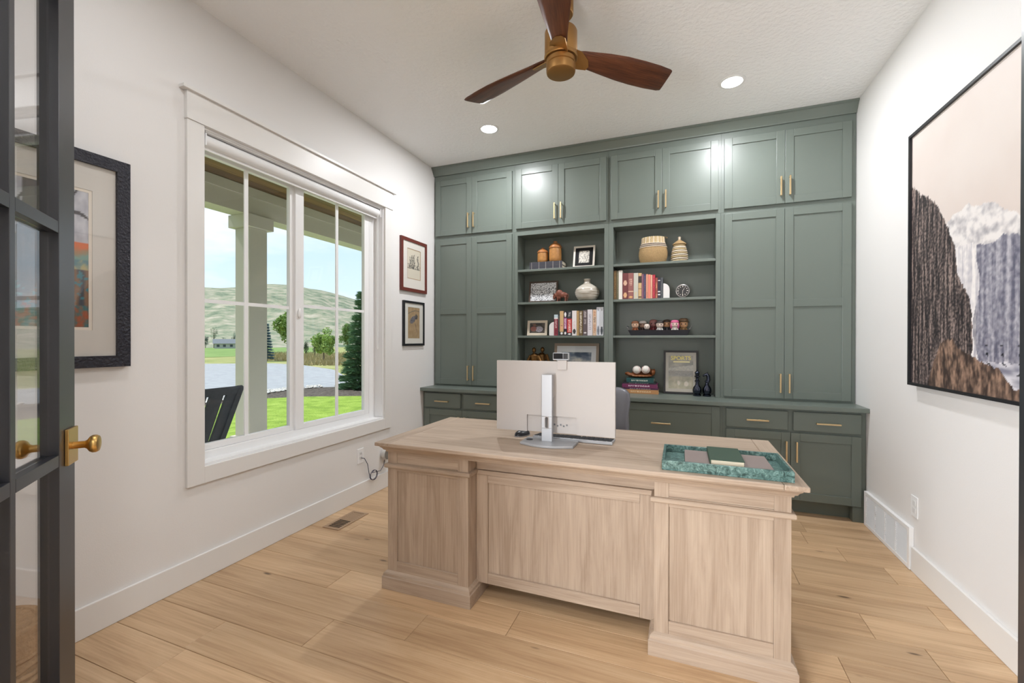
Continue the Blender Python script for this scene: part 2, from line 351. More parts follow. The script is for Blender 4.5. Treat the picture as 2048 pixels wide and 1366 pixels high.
for k in range(4):
    c = thing('upper_cabinet', ulab[k], 'cabinet', ((UX[k]+UX[k+1])/2, CF, 2.321), 'upper cabinets below the crown')
    build(MB().box(UX[k], UX[k+1]-.0008, CF, BW-.002, 2.321, 2.99), 'body', GREEN, c)
    for j, (x0, x1) in enumerate(doorsX[k]):
        d = shaker(c, 'door', x0, x1, 2.346, 2.914, DF); bar_pull(d, x1-.029 if j == 0 else x0+.029, 2.475, True, DF)
for k, lb in ((0, 'tall two-door green cabinet standing on the counter next to the window wall'), (3, 'tall two-door green cabinet standing on the counter next to the right wall')):
    c = thing('tall_cabinet', lb, 'cabinet', ((UX[k]+UX[k+1])/2, CF, .811), 'tall cabinets on the counter')
    build(MB().box(UX[k], UX[k+1]-.0008, CF, BW-.002, .811, 2.32), 'body', GREEN, c)
    for j, (x0, x1) in enumerate(doorsX[k]):
        d = shaker(c, 'door', x0, x1, .827, 2.306, DF, (1.541, 1.600)); bar_pull(d, x1-.029 if j == 0 else x0+.029, .948, True, DF)
SHZ = [1.955, 1.642, 1.322]; BK = 4.150
def bookcase(k, ox0, ox1, label):
    c = thing('bookcase', label, 'bookcase', ((UX[k]+UX[k+1])/2, CF, .811), 'open bookcases on the counter')
    x0, x1 = UX[k], UX[k+1]-.0008
    build(MB().box(x0, ox0, CF, CF+.02, .811, 2.32).box(ox1, x1, CF, CF+.02, .811, 2.32).box(ox0, ox1, CF, CF+.02, 2.283, 2.32), 'face_frame', GREEN, c, bevel=.001, seg=1)
    build(MB().box(x0, ox0-.001, CF+.0205, BK, .811, 2.32), 'side_panel', GREEN, c); build(MB().box(ox1+.001, x1, CF+.0205, BK, .811, 2.32), 'side_panel', GREEN, c)
    build(MB().box(ox0-.001, ox1+.001, CF+.0205, BK, 2.29, 2.32), 'top_panel', GREEN, c)
    build(MB().box(x0, x1, BK+.0005, BK+.012, .811, 2.32), 'back_panel', GREEN, c)
    for z in SHZ: build(MB().box(ox0+.0005, ox1-.0005, CF+.004, BK-.001, z-.021, z), 'shelf', GREEN, c, bevel=.0015)
    return c
bookcase(1, -1.462, -.634, 'open green bookcase holding clay jars, framed photos and the round vase')
bookcase(2, -.555, .273, 'open green bookcase holding woven baskets, red books and the clock')
CT = struct(MB().box(L+.001, R-.001, 3.667, BW-.002, .78, .8105), 'worktop', GREEN, bevel=.002)
del CT['kind']; tag(CT, 'long green painted worktop running along the whole cabinet wall', 'worktop')
cr = MB().prism([(CF-.001, 2.968), (CF-.012, 2.968), (CF-.016, 2.978), (3.884, 3.030), (3.874, 3.036), (3.872, 3.0495), (CF-.001, 3.0495)], 'X', L+.001, R-.001)
struct(cr, 'trim_4', GREEN)
# base units
BF, BD = 3.730, 3.710
blab = ['green base cabinet under the left tall cabinet, beside the window wall', 'green base cabinet mostly hidden behind the computer monitor',
        'green base cabinet with one wide drawer behind the office chair', 'green base cabinet with two drawers and two doors by the right wall']
for k in range(4):
    c = thing('base_cabinet', blab[k], 'cabinet', ((UX[k]+UX[k+1])/2, BF, 0), 'base cabinets under the worktop')
    x0, x1 = UX[k], UX[k+1]-.0008
    build(MB().box(x0, x1, BF, BW-.002, .105, .7795), 'body', GREEN, c)
    build(MB().box(x0, x1, BF+.07, BW-.002, .001, .1045), 'toe_kick', GREEN, c)
    if k == 3: build(MB().box(1.14, x1, BF-.002, BF+.068, .001, .1045), 'foot', GREEN, c, bevel=.001)
    if k == 0: build(MB().box(x0, x0+.08, BF-.002, BF+.068, .001, .1045), 'foot', GREEN, c, bevel=.001)
    e0, e1 = doorsX[k][0][0], doorsX[k][1][1]; md = (doorsX[k][0][1]+doorsX[k][1][0])/2
    if k in (0, 3):
        for (p, q) in ((e0, md-.015), (md+.019, e1)):
            d = shaker(c, 'drawer', p, q, .621, .760, BD, panel=False); bar_pull(d, (p+q)/2+.005, .684, False, BD)
        for j, (p, q) in enumerate(((e0, md+.0005), (md+.0035, e1))):
            d = shaker(c, 'door', p, q, .114, .604, BD); bar_pull(d, q-.029 if j == 0 else p+.033, .469, True, BD)
    else:
        for (p, q) in ((.446, .766), (.114, .434)):
            d = shaker(c, 'drawer', e0, e1, p, q, BD); bar_pull(d, (e0+e1)/2, (p+q)/2+.006, False, BD)

# ------------------------------------------------------------------ desk
dk = thing('desk', 'large pale oak pedestal desk standing in the middle of the room', 'desk', (-.5, 2.19, 0))
tX0, tX1, tY0, tY1 = -1.446, .432, 1.807, 2.590
bX0, bX1, bY0, bY1 = -1.408, .387, 1.868, 2.545
def ring(x0, x1, y0, y1, prof):          # mitred moulding lofted round a rectangle; prof = (outward offset, z)
    b = MB(); P = []; n = len(prof)
    for o_, z in prof: P += [(x0-o_, y0-o_, z), (x1+o_, y0-o_, z), (x1+o_, y1+o_, z), (x0-o_, y1+o_, z)]
    Fc = [(3, 2, 1, 0), tuple(range(4*n-4, 4*n))]
    for i in range(n-1):
        for k in range(4): k2 = (k+1) % 4; Fc.append((4*i+k, 4*i+k2, 4*i+4+k2, 4*i+4+k))
    return b.add(P, Fc)
build(MB().box(tX0+.08, tX1-.08, tY0, tY1, .741, .76), 'top_board', WX, dk, bevel=.004)
build(MB().box(tX0, tX0+.0795, tY0, tY1, .741, .7598), 'end_board', WY, dk, bevel=.004); build(MB().box(tX1-.0795, tX1, tY0, tY1, .741, .7598), 'end_board', WY, dk, bevel=.004)
build(ring(bX0, bX1, bY0, bY1, [(0, .703), (.006, .703), (.008, .711), (.016, .714), (.020, .722), (.030, .731), (.032, .7405)]), 'edge_moulding', WX, dk)
def pedestal(x0, x1, name):
    p = build(MB().box(x0+.012, x1-.012, bY0+.012, bY1, .002, .7025), name, WZ, dk)
    for g in (x0, x1-.056): build(MB().box(g, g+.056, bY0, bY0+.0118, .06, .7025), 'stile', WZ, p, bevel=.0012)
    for g, h in ((.606, .646), (.06, .142)): build(MB().box(x0+.0565, x1-.0565, bY0, bY0+.0118, g, h), 'rail', WX, p, bevel=.0012)
    build(MB().box(x0+.0565, x1-.0565, bY0+.002, bY0+.0118, .647, .7025), 'frieze_panel', WX, p)
    build(MB().box(x0+.0565, x1-.0565, bY0+.008, bY0+.0119, .1425, .6055), 'panel', WZ, p)
    for xs in ((x0, x0+.0118), (x1-.0118, x1)):
        build(MB().box(xs[0], xs[1], bY0+.0122, bY1, .06, .7025), 'side', WZ, p)
    build(ring(x0, x1, bY0, bY1, [(0, .619), (.010, .621), (.014, .626), (.014, .638), (.010, .642), (0, .643)]), 'waist_moulding', WX, p, bevel=.001)
    build(ring(x0, x1, bY0, bY1, [(.022, .0), (.022, .062), (.018, .066), (.016, .078), (.010, .084), (.0, .090)]), 'plinth', WX, p, bevel=.0015)
    for z0, z1 in ((.10, .34), (.35, .61), (.62, .70)):                    # drawers on the sitter's side
        d = build(MB().box(x0+.03, x1-.03, bY1+.023, bY1+.035, z0, z1), 'drawer', WX, p, bevel=.002)
    return p
pedestal(-1.408, -.945, 'pedestal'); pedestal(-.096, .387, 'pedestal')
mY = 1.957; q0, q1 = -.944, -.097
mp_ = build(MB().box(q0, q1, mY+.012, mY+.03, .076, .7025), 'modesty_panel', WZ, dk)
for g in (q0, q1-.062): build(MB().box(g, g+.062, mY, mY+.0118, .076, .615), 'stile', WZ, mp_, bevel=.0012)
for g, h in ((.575, .615), (.076, .128)): build(MB().box(q0+.0625, q1-.0625, mY, mY+.0118, g, h), 'rail', WX, mp_, bevel=.0012)
build(MB().box(q0, q1, mY-.012, mY+.0118, .616, .638).box(q0, q1, mY-.004, mY+.0118, .6385, .7025), 'waist_moulding', WX, mp_, bevel=.003)

# ------------------------------------------------------------------ computer on the desk
SILV = mat('silver_plastic', S(190, 184, 180), .42); SILVM = mat('brushed_silver_metal', S(178, 180, 184), .4, .3)
mo = thing('monitor', 'large silver computer monitor seen from behind on the desk', 'monitor', (-.61, 2.11, .7605))
base = MB(); arc = [(-.745+.27*i/16, 2.065-.062*math.sin(PI*(.12+.76*i/16))+.0) for i in range(17)]
base.prism(arc+[(-.475, 2.165), (-.745, 2.165)], 'Z', .7606, .772)
bo = build(base, 'stand_base', SILVM, mo, bevel=.002)
build(MB().lathe([(.017, .7722), (.017, .7735), (.012, .774)], (-.715, 2.105, 0), 20), 'cable_port', mat('dark_grey', S(58, 60, 66), .5), bo, smooth=30)
cm = MB()
xa, xb, ya, yb = -.648, -.594, 2.094, 2.118
cm.box(xa, xb, ya, yb, .772, .838).box(xa, xb, ya, yb, .896, 1.106).box(xa, xa+.019, ya, yb, .838, .896).box(xb-.019, xb, ya, yb, .838, .896)
co = build(cm, 'stand_column', SILVM, mo, bevel=.0015)
slot = [(-.621+.009*math.cos(t), .867+(.020 if math.sin(t) >= 0 else -.020)+.009*math.sin(t)) for t in [2*PI*i/20 for i in range(20)]]
build(MB().tube([(x, ya-.0005, z) for x, z in slot], .0022, 6, True), 'slot_rim', SILV, co, smooth=60)
build(MB().box(-.645, -.597, 2.118, 2.140, .99, 1.08), 'mount', SILV, co)
X0, X1, Z0, Z1, YP = -.912, -.291, .806, 1.1715, 2.140
sh = MB(); rx0, rx1, rz1 = -.742, -.478, .893
sh.box(X0, rx0, YP, YP+.026, Z0, Z1).box(rx1, X1, YP, YP+.026, Z0, Z1).box(rx0, rx1, YP, YP+.026, rz1, Z1).box(rx0, rx1, YP+.012, YP+.026, Z0, rz1)
shell = build(sh, 'back_shell', SILV, mo)
for k in range(5): build(MB().box(-.60+.016*k+(.0), -.592+.016*k, YP+.0105, YP+.013, .845-.006*(k % 2), .853-.006*(k % 2)), 'socket', mat('port_grey', S(120, 120, 124), .5), shell)
build(MB().box(X0+.004, X1-.004, YP+.0265, YP+.031, Z0+.004, Z1-.004), 'screen', mat('screen_black', S(12, 12, 14), .15), mo)
wc = thing('webcam', 'small silver webcam with dark grille clipped on top of the monitor', 'webcam', (-.56, 2.15, 1.1722))
bd = build(MB().box(-.604, -.521, 2.142, 2.166, 1.178, 1.2155), 'body', SILVM, wc, bevel=.003)
build(MB().box(-.600, -.551, 2.1405, 2.1419, 1.184, 1.2125), 'grille', mat('grille_black', S(30, 31, 34), .55, bump=(900, .6)), bd); build(MB().box(-.549, -.525, 2.1405, 2.1419, 1.184, 1.2125), 'lens_cover', mat('gloss_black', S(14, 14, 17), .5), bd)
build(MB().box(-.577, -.529, 2.1325, 2.1395, 1.130, 1.1725).box(-.577, -.529, 2.1325, 2.166, 1.1722, 1.1778), 'clip', SILV, wc, bevel=.001)
kb = thing('keyboard', 'slim silver keyboard with dark keys under the monitor', 'keyboard', (-.515, 2.235, .7605))
build(MB().prism([(2.182, .7606), (2.292, .7606), (2.292, .767), (2.182, .777)], 'X', -.722, -.310), 'tray', SILVM, kb, bevel=.0015)
km = mat('key_black', S(36, 38, 42), .5); key = None
for r in range(5):
    for c in range(17):
        if r == 4 and 5 < c < 10 and c != 6: continue
        xw = .0205 if not (r == 4 and c == 6) else .085
        y = 2.186+r*.0208; z = .7775-(y+.009-2.182)*.0909
        build(MB().box(-.716+c*.0237, -.716+c*.0237+xw, y, y+.0175, z-.001, z+.0022), 'key', km, kb)
ms = thing('mouse', 'black and silver computer mouse left of the keyboard', 'mouse', (-.80, 2.232, .7605), rotz=-.35, local=True)
mb_ = MB(); mb_.lathe([(.0295, 0), (.031, .006), (.029, .016), (.021, .025), (.010, .029), (.002, .030)], (0, 0, .0004), 24, sy=1.75)
build(mb_, 'shell', mat('mouse_black', S(46, 47, 52), .35), ms, smooth=50); build(MB().ell((0, .02, .0285), (.003, .012, .004), 10), 'scroll_wheel', SILVM, ms, smooth=60)
build(MB().lathe([(.0325, .001), (.0325, .004)], (0, 0, 0), 24, sy=1.72), 'silver_base', SILVM, ms, smooth=40)

# tray with folder and book
MARB = bpy.data.materials.new('green_marble'); MARB.use_nodes = True
t = MARB.node_tree; p = t.nodes['Principled BSDF']; p.inputs['Roughness'].default_value = .3
c = N(t, 'ShaderNodeTexCoord'); n1 = N(t, 'ShaderNodeTexNoise'); n1.inputs['Scale'].default_value = 52; n1.inputs['Detail'].default_value = 9; n1.inputs['Distortion'].default_value = 1.4; n1.inputs['Roughness'].default_value = .68
rr_ = ramp(t, [(.34, S(34, 56, 52)), (.46, S(74, 104, 100)), (.57, S(104, 136, 131)), (.68, S(156, 180, 173))]); t.links.new(c.outputs['Object'], n1.inputs['Vector']); t.links.new(n1.outputs['Fac'], rr_.inputs[0]); t.links.new(rr_.outputs[0], p.inputs['Base Color'])
tr = thing('marble_tray', 'green marble tray on the right end of the desk', 'tray', (.163, 1.99, .7605))
ax0, ax1, ay0, ay1 = -.066, .392, 1.846, 2.137
build(MB().box(ax0, ax1, ay0, ay1, .7606, .769), 'base', MARB, tr)
build(MB().box(ax0, ax1, ay0, ay0+.010, .7691, .7995), 'front_wall', MARB, tr, bevel=.001); build(MB().box(ax0, ax1, ay1-.010, ay1, .7691, .7995), 'back_wall', MARB, tr, bevel=.001)
build(MB().box(ax0, ax0+.010, ay0+.0101, ay1-.0101, .7691, .7995), 'side_wall', MARB, tr, bevel=.001); build(MB().box(ax1-.010, ax1, ay0+.0101, ay1-.0101, .7691, .7995), 'side_wall', MARB, tr, bevel=.001)
fo = thing('folder', 'mauve-grey leather folder lying in the marble tray', 'folder', (.18, 1.985, .7692))
lea = mat('mauve_leather', S(140, 126, 122), .5, bump=(400, .15))
build(MB().box(.021, .336, 1.867, 2.108, .7693, .773), 'lower_cover', lea, fo, bevel=.001); build(MB().box(.021, .336, 1.869, 2.106, .7845, .788), 'upper_cover', lea, fo, bevel=.001); build(MB().box(.025, .333, 1.871, 2.103, .7732, .7843), 'pages', PAPER, fo)
gb = thing('green_book', 'small dark green hardback lying on the folder in the tray', 'book', (.175, 2.0, .7882))
gm = mat('dark_green_cloth', S(44, 70, 52), .55, bump=(600, .2))
build(MB().box(.113, .236, 1.886, 2.114, .7882, .7905), 'lower_cover', gm, gb, bevel=.0006); build(MB().box(.113, .236, 1.886, 2.114, .8075, .8098), 'upper_cover', gm, gb, bevel=.0006)
build(MB().box(.1125, .1155, 1.886, 2.114, .7906, .8074), 'spine', gm, gb); build(MB().box(.1157, .233, 1.889, 2.111, .7907, .8073), 'pages', PAPER, gb)
build(MB().tube([(.122, 1.888, .7905), (.124, 1.879, .789), (.135, 1.875, .7884)], .0016, 6), 'ribbon', mat('navy_ribbon', S(30, 44, 66), .6), gb)

# office chair behind the desk
oc = thing('office_chair', 'grey leather office chair behind the desk, partly hidden by the monitor', 'chair', (-.555, 2.86, 0), local=True)
LEA = mat('grey_leather', S(112, 112, 118), .34, bump=(180, .08)); CHR = mat('chrome', S(200, 202, 206), .15, 1.0); PLK = mat('black_plastic', S(30, 30, 32), .45)
def cushion(name, secs, m, parent, zaxis=True):   # stacked rounded-rectangle rings: (z, cy, halfwidth, halfdepth)
    b = MB(); n = 28; P = []; Fc = []
    for (z, cy, hw, hd) in secs:
        for k in range(n):
            a = 2*PI*k/n; ca, sa = math.cos(a), math.sin(a); e = .45
            P.append((hw*math.copysign(abs(ca)**e, ca), cy+hd*math.copysign(abs(sa)**e, sa), z))
    for i in range(len(secs)-1):
        for k in range(n): k2 = (k+1) % n; Fc.append((i*n+k, i*n+k2, (i+1)*n+k2, (i+1)*n+k))
    Fc += [tuple(range(n))[::-1], tuple(range((len(secs)-1)*n, len(secs)*n))]
    return build(b.add(P, Fc), name, m, parent, smooth=50)
cushion('backrest', [(.50, .02, .17, .02), (.52, .02, .225, .045), (.60, .02, .246, .055), (.70, .03, .252, .055), (.80, .045, .248, .055), (.88, .06, .256, .052), (.93, .068, .250, .048), (.955, .072, .228, .04), (.967, .074, .19, .025), (.97, .075, .15, .012)], LEA, oc)
cushion('seat', [(.415, -.21, .20, .19), (.425, -.21, .245, .235), (.46, -.21, .255, .245), (.49, -.21, .25, .24), (.505, -.21, .22, .21)], LEA, oc)
build(MB().box(-.04, .04, -.02, .02, .43, .56), 'back_bracket', CHR, oc, bevel=.004)
build(MB().cyl((0, -.19, .10), (0, -.19, .414), .028, .022, 18), 'gas_lift', CHR, oc, smooth=40)
for k in range(5):
    a = 2*PI*k/5+.3; ex, ey = .28*math.cos(a), -.19+.28*math.sin(a)
    build(MB().tube([(.02*math.cos(a), -.19+.02*math.sin(a), .105), (ex, ey, .075)], [.022, .014], 10), 'leg', CHR, oc, smooth=50)
    build(MB().cyl((ex-.012*math.sin(a), ey+.012*math.cos(a), .028), (ex+.012*math.sin(a), ey-.012*math.cos(a), .028), .0275, n=16).cyl((ex, ey, .05), (ex, ey, .075), .007), 'caster', PLK, oc, smooth=40)

# ------------------------------------------------------------------ ceiling fan
FX, FY = -.58, 2.20
fan = thing('ceiling_fan', 'brass ceiling fan with three walnut blades', 'ceiling fan', (FX, FY, 3.0495)); 
AB = mat('antique_brass', S(166, 126, 76), .42, .85)
build(MB().lathe([(.060, 2.962), (.064, 2.968), (.064, 3.049)], (FX, FY, 0), 40), 'canopy', AB, fan, smooth=40)
build(MB().cyl((FX, FY, 2.88), (FX, FY, 2.963), .018), 'downrod', AB, fan, smooth=40)
build(MB().lathe([(.060, 2.752), (.080, 2.754), (.084, 2.760), (.084, 2.870), (.080, 2.878), (.060, 2.882), (.02, 2.884)], (FX, FY, 0), 48), 'motor_housing', AB, fan, smooth=35)
build(MB().lathe([(.066, 2.660), (.073, 2.664), (.075, 2.672), (.075, 2.700), (.070, 2.703), (.070, 2.706), (.075, 2.709), (.075, 2.730), (.066, 2.734)], (FX, FY, 0), 48), 'lower_cap', AB, fan, smooth=35)
build(MB().lathe([(.083, 2.7345), (.086, 2.738), (.086, 2.7515)], (FX, FY, 0), 40), 'hub_plate', AB, fan, smooth=35)
secs = [(.085, .036, .040, 20), (.12, .044, .048, 20), (.18, .050, .056, 19), (.26, .062, .068, 17), (.36, .076, .078, 15), (.46, .084, .082, 13), (.56, .084, .082, 12), (.635, .078, .078, 11), (.652, .070, .072, 11)]
def blade_mesh():
    P = []; Fc = []; n = 12
    for i, (r, wa, wb, pitch) in enumerate(secs):
        a = math.radians(pitch); th = .009 if i < len(secs)-1 else .005
        for k in range(n):
            t = 2*PI*k/n; w = (wa if math.cos(t) > 0 else wb)*math.copysign(abs(math.cos(t))**.7, math.cos(t)); h = th*math.copysign(abs(math.sin(t))**.6, math.sin(t))
            # +w is the counter-clockwise edge, which hangs lower
            yy = w*math.cos(a)+h*math.sin(a); zz = -w*math.sin(a)+h*math.cos(a)
            dx = .010*(w/.07) if r > .6 else 0
            P.append((r+dx*(r-.6)/.05 if r > .6 else r, yy, zz-.06*max(0, r-.25)**2+.0))
    for i in range(len(secs)-1):
        for k in range(n): k2 = (k+1) % n; Fc.append((i*n+k, (i+1)*n+k, (i+1)*n+k2, i*n+k2))
    Fc += [tuple(range(n)), tuple(range((len(secs)-1)*n, len(secs)*n))[::-1]]
    me = bpy.data.meshes.new('blade'); me.from_pydata(P, [], Fc); me.update(); me.materials.append(FANWOOD)
    me.polygons.foreach_set('use_smooth', [True]*len(me.polygons)); me.set_sharp_from_angle(angle=math.radians(50)); return me
bme = blade_mesh()
brk = MB(); a = math.radians(23)
poly = [(.06, -.052), (.10, -.046), (.15, -.012), (.168, .020), (.160, .042), (.12, .046), (.06, .05)]
Pb = []
for dz in (-.0145, -.0105):
    for x, w in poly: Pb.append((x, w*math.cos(a)+dz*math.sin(a), -w*math.sin(a)+dz*math.cos(a)))
n = len(poly); brk.add(Pb, [tuple(range(n))[::-1], tuple(range(n, 2*n))]+[(i, (i+1) % n, n+(i+1) % n, n+i) for i in range(n)])
bk0 = None
for ang in (160, 280, 40):
    o = bpy.data.objects.new('blade', bme); COL.objects.link(o); o.parent = fan; o.location = Vector((FX, FY, 2.760))-ORG[fan]; o.rotation_euler = (0, 0, math.radians(ang)); ORG[o] = Vector((0, 0, 0))
    build(brk, 'blade_bracket', AB, o)

# ------------------------------------------------------------------ downlights
LAMP = mat('lamp_lens', (1, 1, 1, 1), .5, emis=((1, .96, .9, 1), 14))
for k, (x, y, lb) in enumerate([(-1.496, 3.333, 'round recessed downlight left of the fan near the green cabinets'), (.328, 3.321, 'round recessed downlight right of the fan near the green cabinets'),
                  (-1.496, 1.05, 'added unseen downlight above the framed forest picture'), (.328, 1.05, 'added unseen downlight above the doorway side of the desk')]):  # the near pair is added out of view, as dim front fill
    d = thing('downlight', lb, 'downlight', (x, y, 3.042), 'recessed ceiling downlights')
    build(MB().lathe([(.066, 3.0485), (.066, 3.043), (.084, 3.0475), (.084, 3.0495)], (x, y, 0), 36), 'trim_ring', VINYL, d, smooth=40)
    build(MB().lathe([(.065, 3.0425), (.065, 3.0485)], (x, y, 0), 32), 'lens', LAMP, d)
    ld = bpy.data.lights.new('downlight_lamp', 'AREA'); ld.shape = 'DISK'; ld.size = .12; ld.energy = DOWNLIGHT_W*(1 if k < 2 else .3); ld.color = (.96, .97, 1)
    lo = bpy.data.objects.new('downlight_lamp', ld); COL.objects.link(lo); lo.location = (x, y, 3.041)
for x in (-1.6, .6):  # two added lights under the hall ceiling, out of view, for extra fill
    ld = bpy.data.lights.new('hall_ceiling_fill', 'AREA'); ld.shape = 'DISK'; ld.size = .5; ld.energy = HALL_W; ld.color = (.93, .96, 1)
    lo = bpy.data.objects.new('hall_ceiling_fill', ld); COL.objects.link(lo); lo.location = (x, -.9, 3.03)
# added area light in the unseen hall, brightens ceiling and right wall
ld = bpy.data.lights.new('hall_fill', 'AREA'); ld.shape = 'RECTANGLE'; ld.size = 1.8; ld.size_y = 1.7; ld.energy = HALL_FILL_W; ld.color = (.9, .95, 1)
lo = bpy.data.objects.new('hall_fill', ld); COL.objects.link(lo); lo.location = (-2.2, HY+.06, .98); lo.rotation_euler = (PI/2, 0, 0)
w2 = thing('fill_light_frame', 'added frame round the unseen hall fill light', 'window', (-2.2, HY, .12)); w2['kind'] = 'structure'  # frame made up to surround the added hall light, never in view
for a, b, c, d in ((-3.18, -3.1, .05, 1.91), (-1.3, -1.22, .05, 1.91), (-3.1, -1.3, .05, .13), (-3.1, -1.3, 1.83, 1.91)): build(MB().box(a, b, HY+.001, HY+.05, c, d), 'frame_bar', VINYL, w2)

# ------------------------------------------------------------------ outside: porch
SIDING = mat('taupe_stucco', S(196, 190, 178), .8, bump=(120, .1)); GZ = -.45
PC = -4.6
struct(MB().box(-4.95, L-T, -6, 12, -.20, -.05), 'porch_floor', mat('porch_concrete', S(208, 204, 196), .8))
pb = struct(MB().box(PC-.23, PC, -6, 12, 2.715, 3.02).box(PC, PC+.02, -6, 12, 2.914, 3.02), 'porch_beam', SIDING)
pr_ = struct(MB().box(-5.1, L-T, -6, 12, 3.045, 3.2), 'porch_roof', mat('roof_board', S(120, 110, 100), .8))
SOFF = [wood('porch_cedar_%d' % k, *c, 'Y', .6, .6) for k, c in enumerate([(S(150, 116, 70), S(122, 92, 56), S(92, 68, 42)), (S(128, 96, 62), S(100, 74, 48), S(74, 54, 36)), (S(140, 112, 68), S(112, 88, 54), S(84, 64, 40))])]
xs = L-T-.004; k = 0
while xs > -5.08:
    build(MB().box(xs-.138, xs, -5.9, 11.9, 3.026, 3.0445), 'soffit_board', SOFF[k % 3], pr_); xs -= .142; k += 1
cy0 = 3.566
pc = thing('porch_column', 'square taupe porch column with a wider cap outside the window', 'column', (PC-.115, cy0+.115, -.05))
build(MB().box(PC-.23, PC, cy0, cy0+.23, -.049, 2.57), 'shaft', SIDING, pc, bevel=.004); build(MB().box(PC-.28, PC+.05, cy0-.05, cy0+.28, 2.5705, 2.7145), 'capital', SIDING, pc, bevel=.004); build(MB().box(PC-.27, PC+.04, cy0-.04, cy0+.27, -.049, .16), 'base', SIDING, pc, bevel=.004)
# adirondack chair on the porch, its back to the window
ac = thing('porch_chair', 'black slatted wooden porch chair seen through the left window pane', 'chair', (-3.25, 1.80, -.05), local=True)
BW_ = mat('weathered_black_wood', S(70, 73, 80), .7, var=(30, .3)); rec = math.tan(math.radians(23))
def back_pt(z): return .17+(z-.40)*rec
for j in range(6):
    y = -.245+.0985*j; tl = .03*((j-2.5)/2.5); w = .0425
    build(MB().obox((back_pt(.70), y+tl*.5, .70), (.009, 0, -.009*rec), (0, w, 0), (.30*rec, tl*.6, .30)), 'back_slat', BW_, ac)
build(MB().obox((back_pt(.985), 0, .985), (.013, 0, -.005), (0, .315, 0), (.025*rec, 0, .025)), 'top_rail', BW_, ac, bevel=.008); build(MB().obox((back_pt(.46)+.012, 0, .46), (.012, 0, 0), (0, .27, 0), (0, 0, .03)), 'lower_rail', BW_, ac)
for s in (-1, 1):
    build(MB().obox((back_pt(.70)+.002, s*.30, .70), (.014, 0, -.014*rec), (0, .020, 0), (.31*rec, s*.02, .31)), 'back_post', BW_, ac, bevel=.004)
    build(MB().obox((-.16, s*.29, .30), (.40, 0, .10), (0, .014, 0), (0, 0, .04)), 'side_rail', BW_, ac)
    build(MB().box(-.48, -.40, s*.31-.02, s*.31+.02, .001, .56), 'front_leg', BW_, ac); build(MB().box(.16, .24, s*.31-.02, s*.31+.02, .001, .56), 'rear_leg', BW_, ac)
    build(MB().box(-.52, .25, s*.32-.06, s*.32+.06, .5605, .585), 'arm', BW_, ac, bevel=.006)
for j in range(6): x = -.46+.095*j; build(MB().obox((x, 0, .41-.25*(x+.46)+0), (.042, 0, -.0105), (0, .275, 0), (0, 0, .009)), 'seat_slat', BW_, ac)

# ------------------------------------------------------------------ outside: ground
def noise_mat(name, stops, scale, rough=.9, bump=None, detail=6, scale2=None):
    m = bpy.data.materials.new(name); m.use_nodes = True; t = m.node_tree; p = t.nodes['Principled BSDF']; p.inputs['Roughness'].default_value = rough; p.inputs['Specular IOR Level'].default_value = .2
    c = N(t, 'ShaderNodeTexCoord'); n = N(t, 'ShaderNodeTexNoise'); n.inputs['Scale'].default_value = scale; n.inputs['Detail'].default_value = detail; n.inputs['Roughness'].default_value = .65
    r = ramp(t, stops); t.links.new(c.outputs['Object'], n.inputs['Vector']); t.links.new(n.outputs['Fac'], r.inputs[0]); t.links.new(r.outputs[0], p.inputs['Base Color'])
    if bump:
        b = N(t, 'ShaderNodeBump'); b.inputs['Strength'].default_value = bump[1]; b.inputs['Distance'].default_value = .05; n2 = N(t, 'ShaderNodeTexNoise'); n2.inputs['Scale'].default_value = bump[0]; t.links.new(c.outputs['Object'], n2.inputs['Vector']); t.links.new(n2.outputs['Fac'], b.inputs['Height']); t.links.new(b.outputs[0], p.inputs['Normal'])
    return m
LAWN = noise_mat('lawn_grass', [(.3, S(112, 140, 48)), (.5, S(142, 168, 64)), (.7, S(168, 188, 88))], 2.6, bump=(30, .8), detail=9)
ROAD = noise_mat('pale_asphalt', [(.3, S(150, 150, 152)), (.7, S(172, 172, 174))], 3.0, bump=(40, .2))
MULCH = noise_mat('dark_mulch', [(.3, S(62, 54, 48)), (.5, S(96, 86, 78)), (.7, S(132, 122, 112))], 12, bump=(30, 1), detail=8)
FIELD = noise_mat('dry_field', [(.3, S(118, 128, 66)), (.5, S(150, 152, 92)), (.7, S(176, 166, 118))], .35, detail=9)
MEAD = noise_mat('green_meadow', [(.3, S(104, 132, 66)), (.7, S(134, 156, 88))], .3, detail=9)
def sheet(poly, z, name, m, th=.05): return struct(MB().prism(poly, 'Z', z-th, z), name, m)
edge = [(-13.5, -14), (-12.4, -4), (-11.9, 3), (-11.53, 8.0), (-11.45, 9.2), (-10.66, 10.03), (-9.17, 10.8), (-6.0, 11.9), (-4.95, 12.2)]
sheet(edge+[(-4.951, -14)], GZ, 'lawn', LAWN)
outer = [(-14.2, -14), (-13.0, -4), (-12.5, 3), (-12.12, 8.42), (-12.6, 10.44), (-12.45, 11.9), (-11.26, 13.2), (-8.5, 14.6), (-4.95, 15.6)]
sheet(edge[::-1]+outer, GZ-.002, 'mulch_bed', MULCH)
sheet([(-60, -40), (-4, -40), (-4, 24), (-15.5, 17.05), (-18.9, 20.0), (-24.1, 22.7), (-28, 23.6), (-32, 21.2), (-60, 10)], GZ-.02, 'road', ROAD)
struct(MB().prism([(-400, -200), (20, -200), (20, 300), (-400, 300)], 'Z', GZ-.6, GZ-.05), 'ground', FIELD)
sheet([(-44, 29), (-90, 40), (-140, 60), (-120, 92), (-70, 70), (-40, 44)], GZ-.03, 'meadow', MEAD, .01)
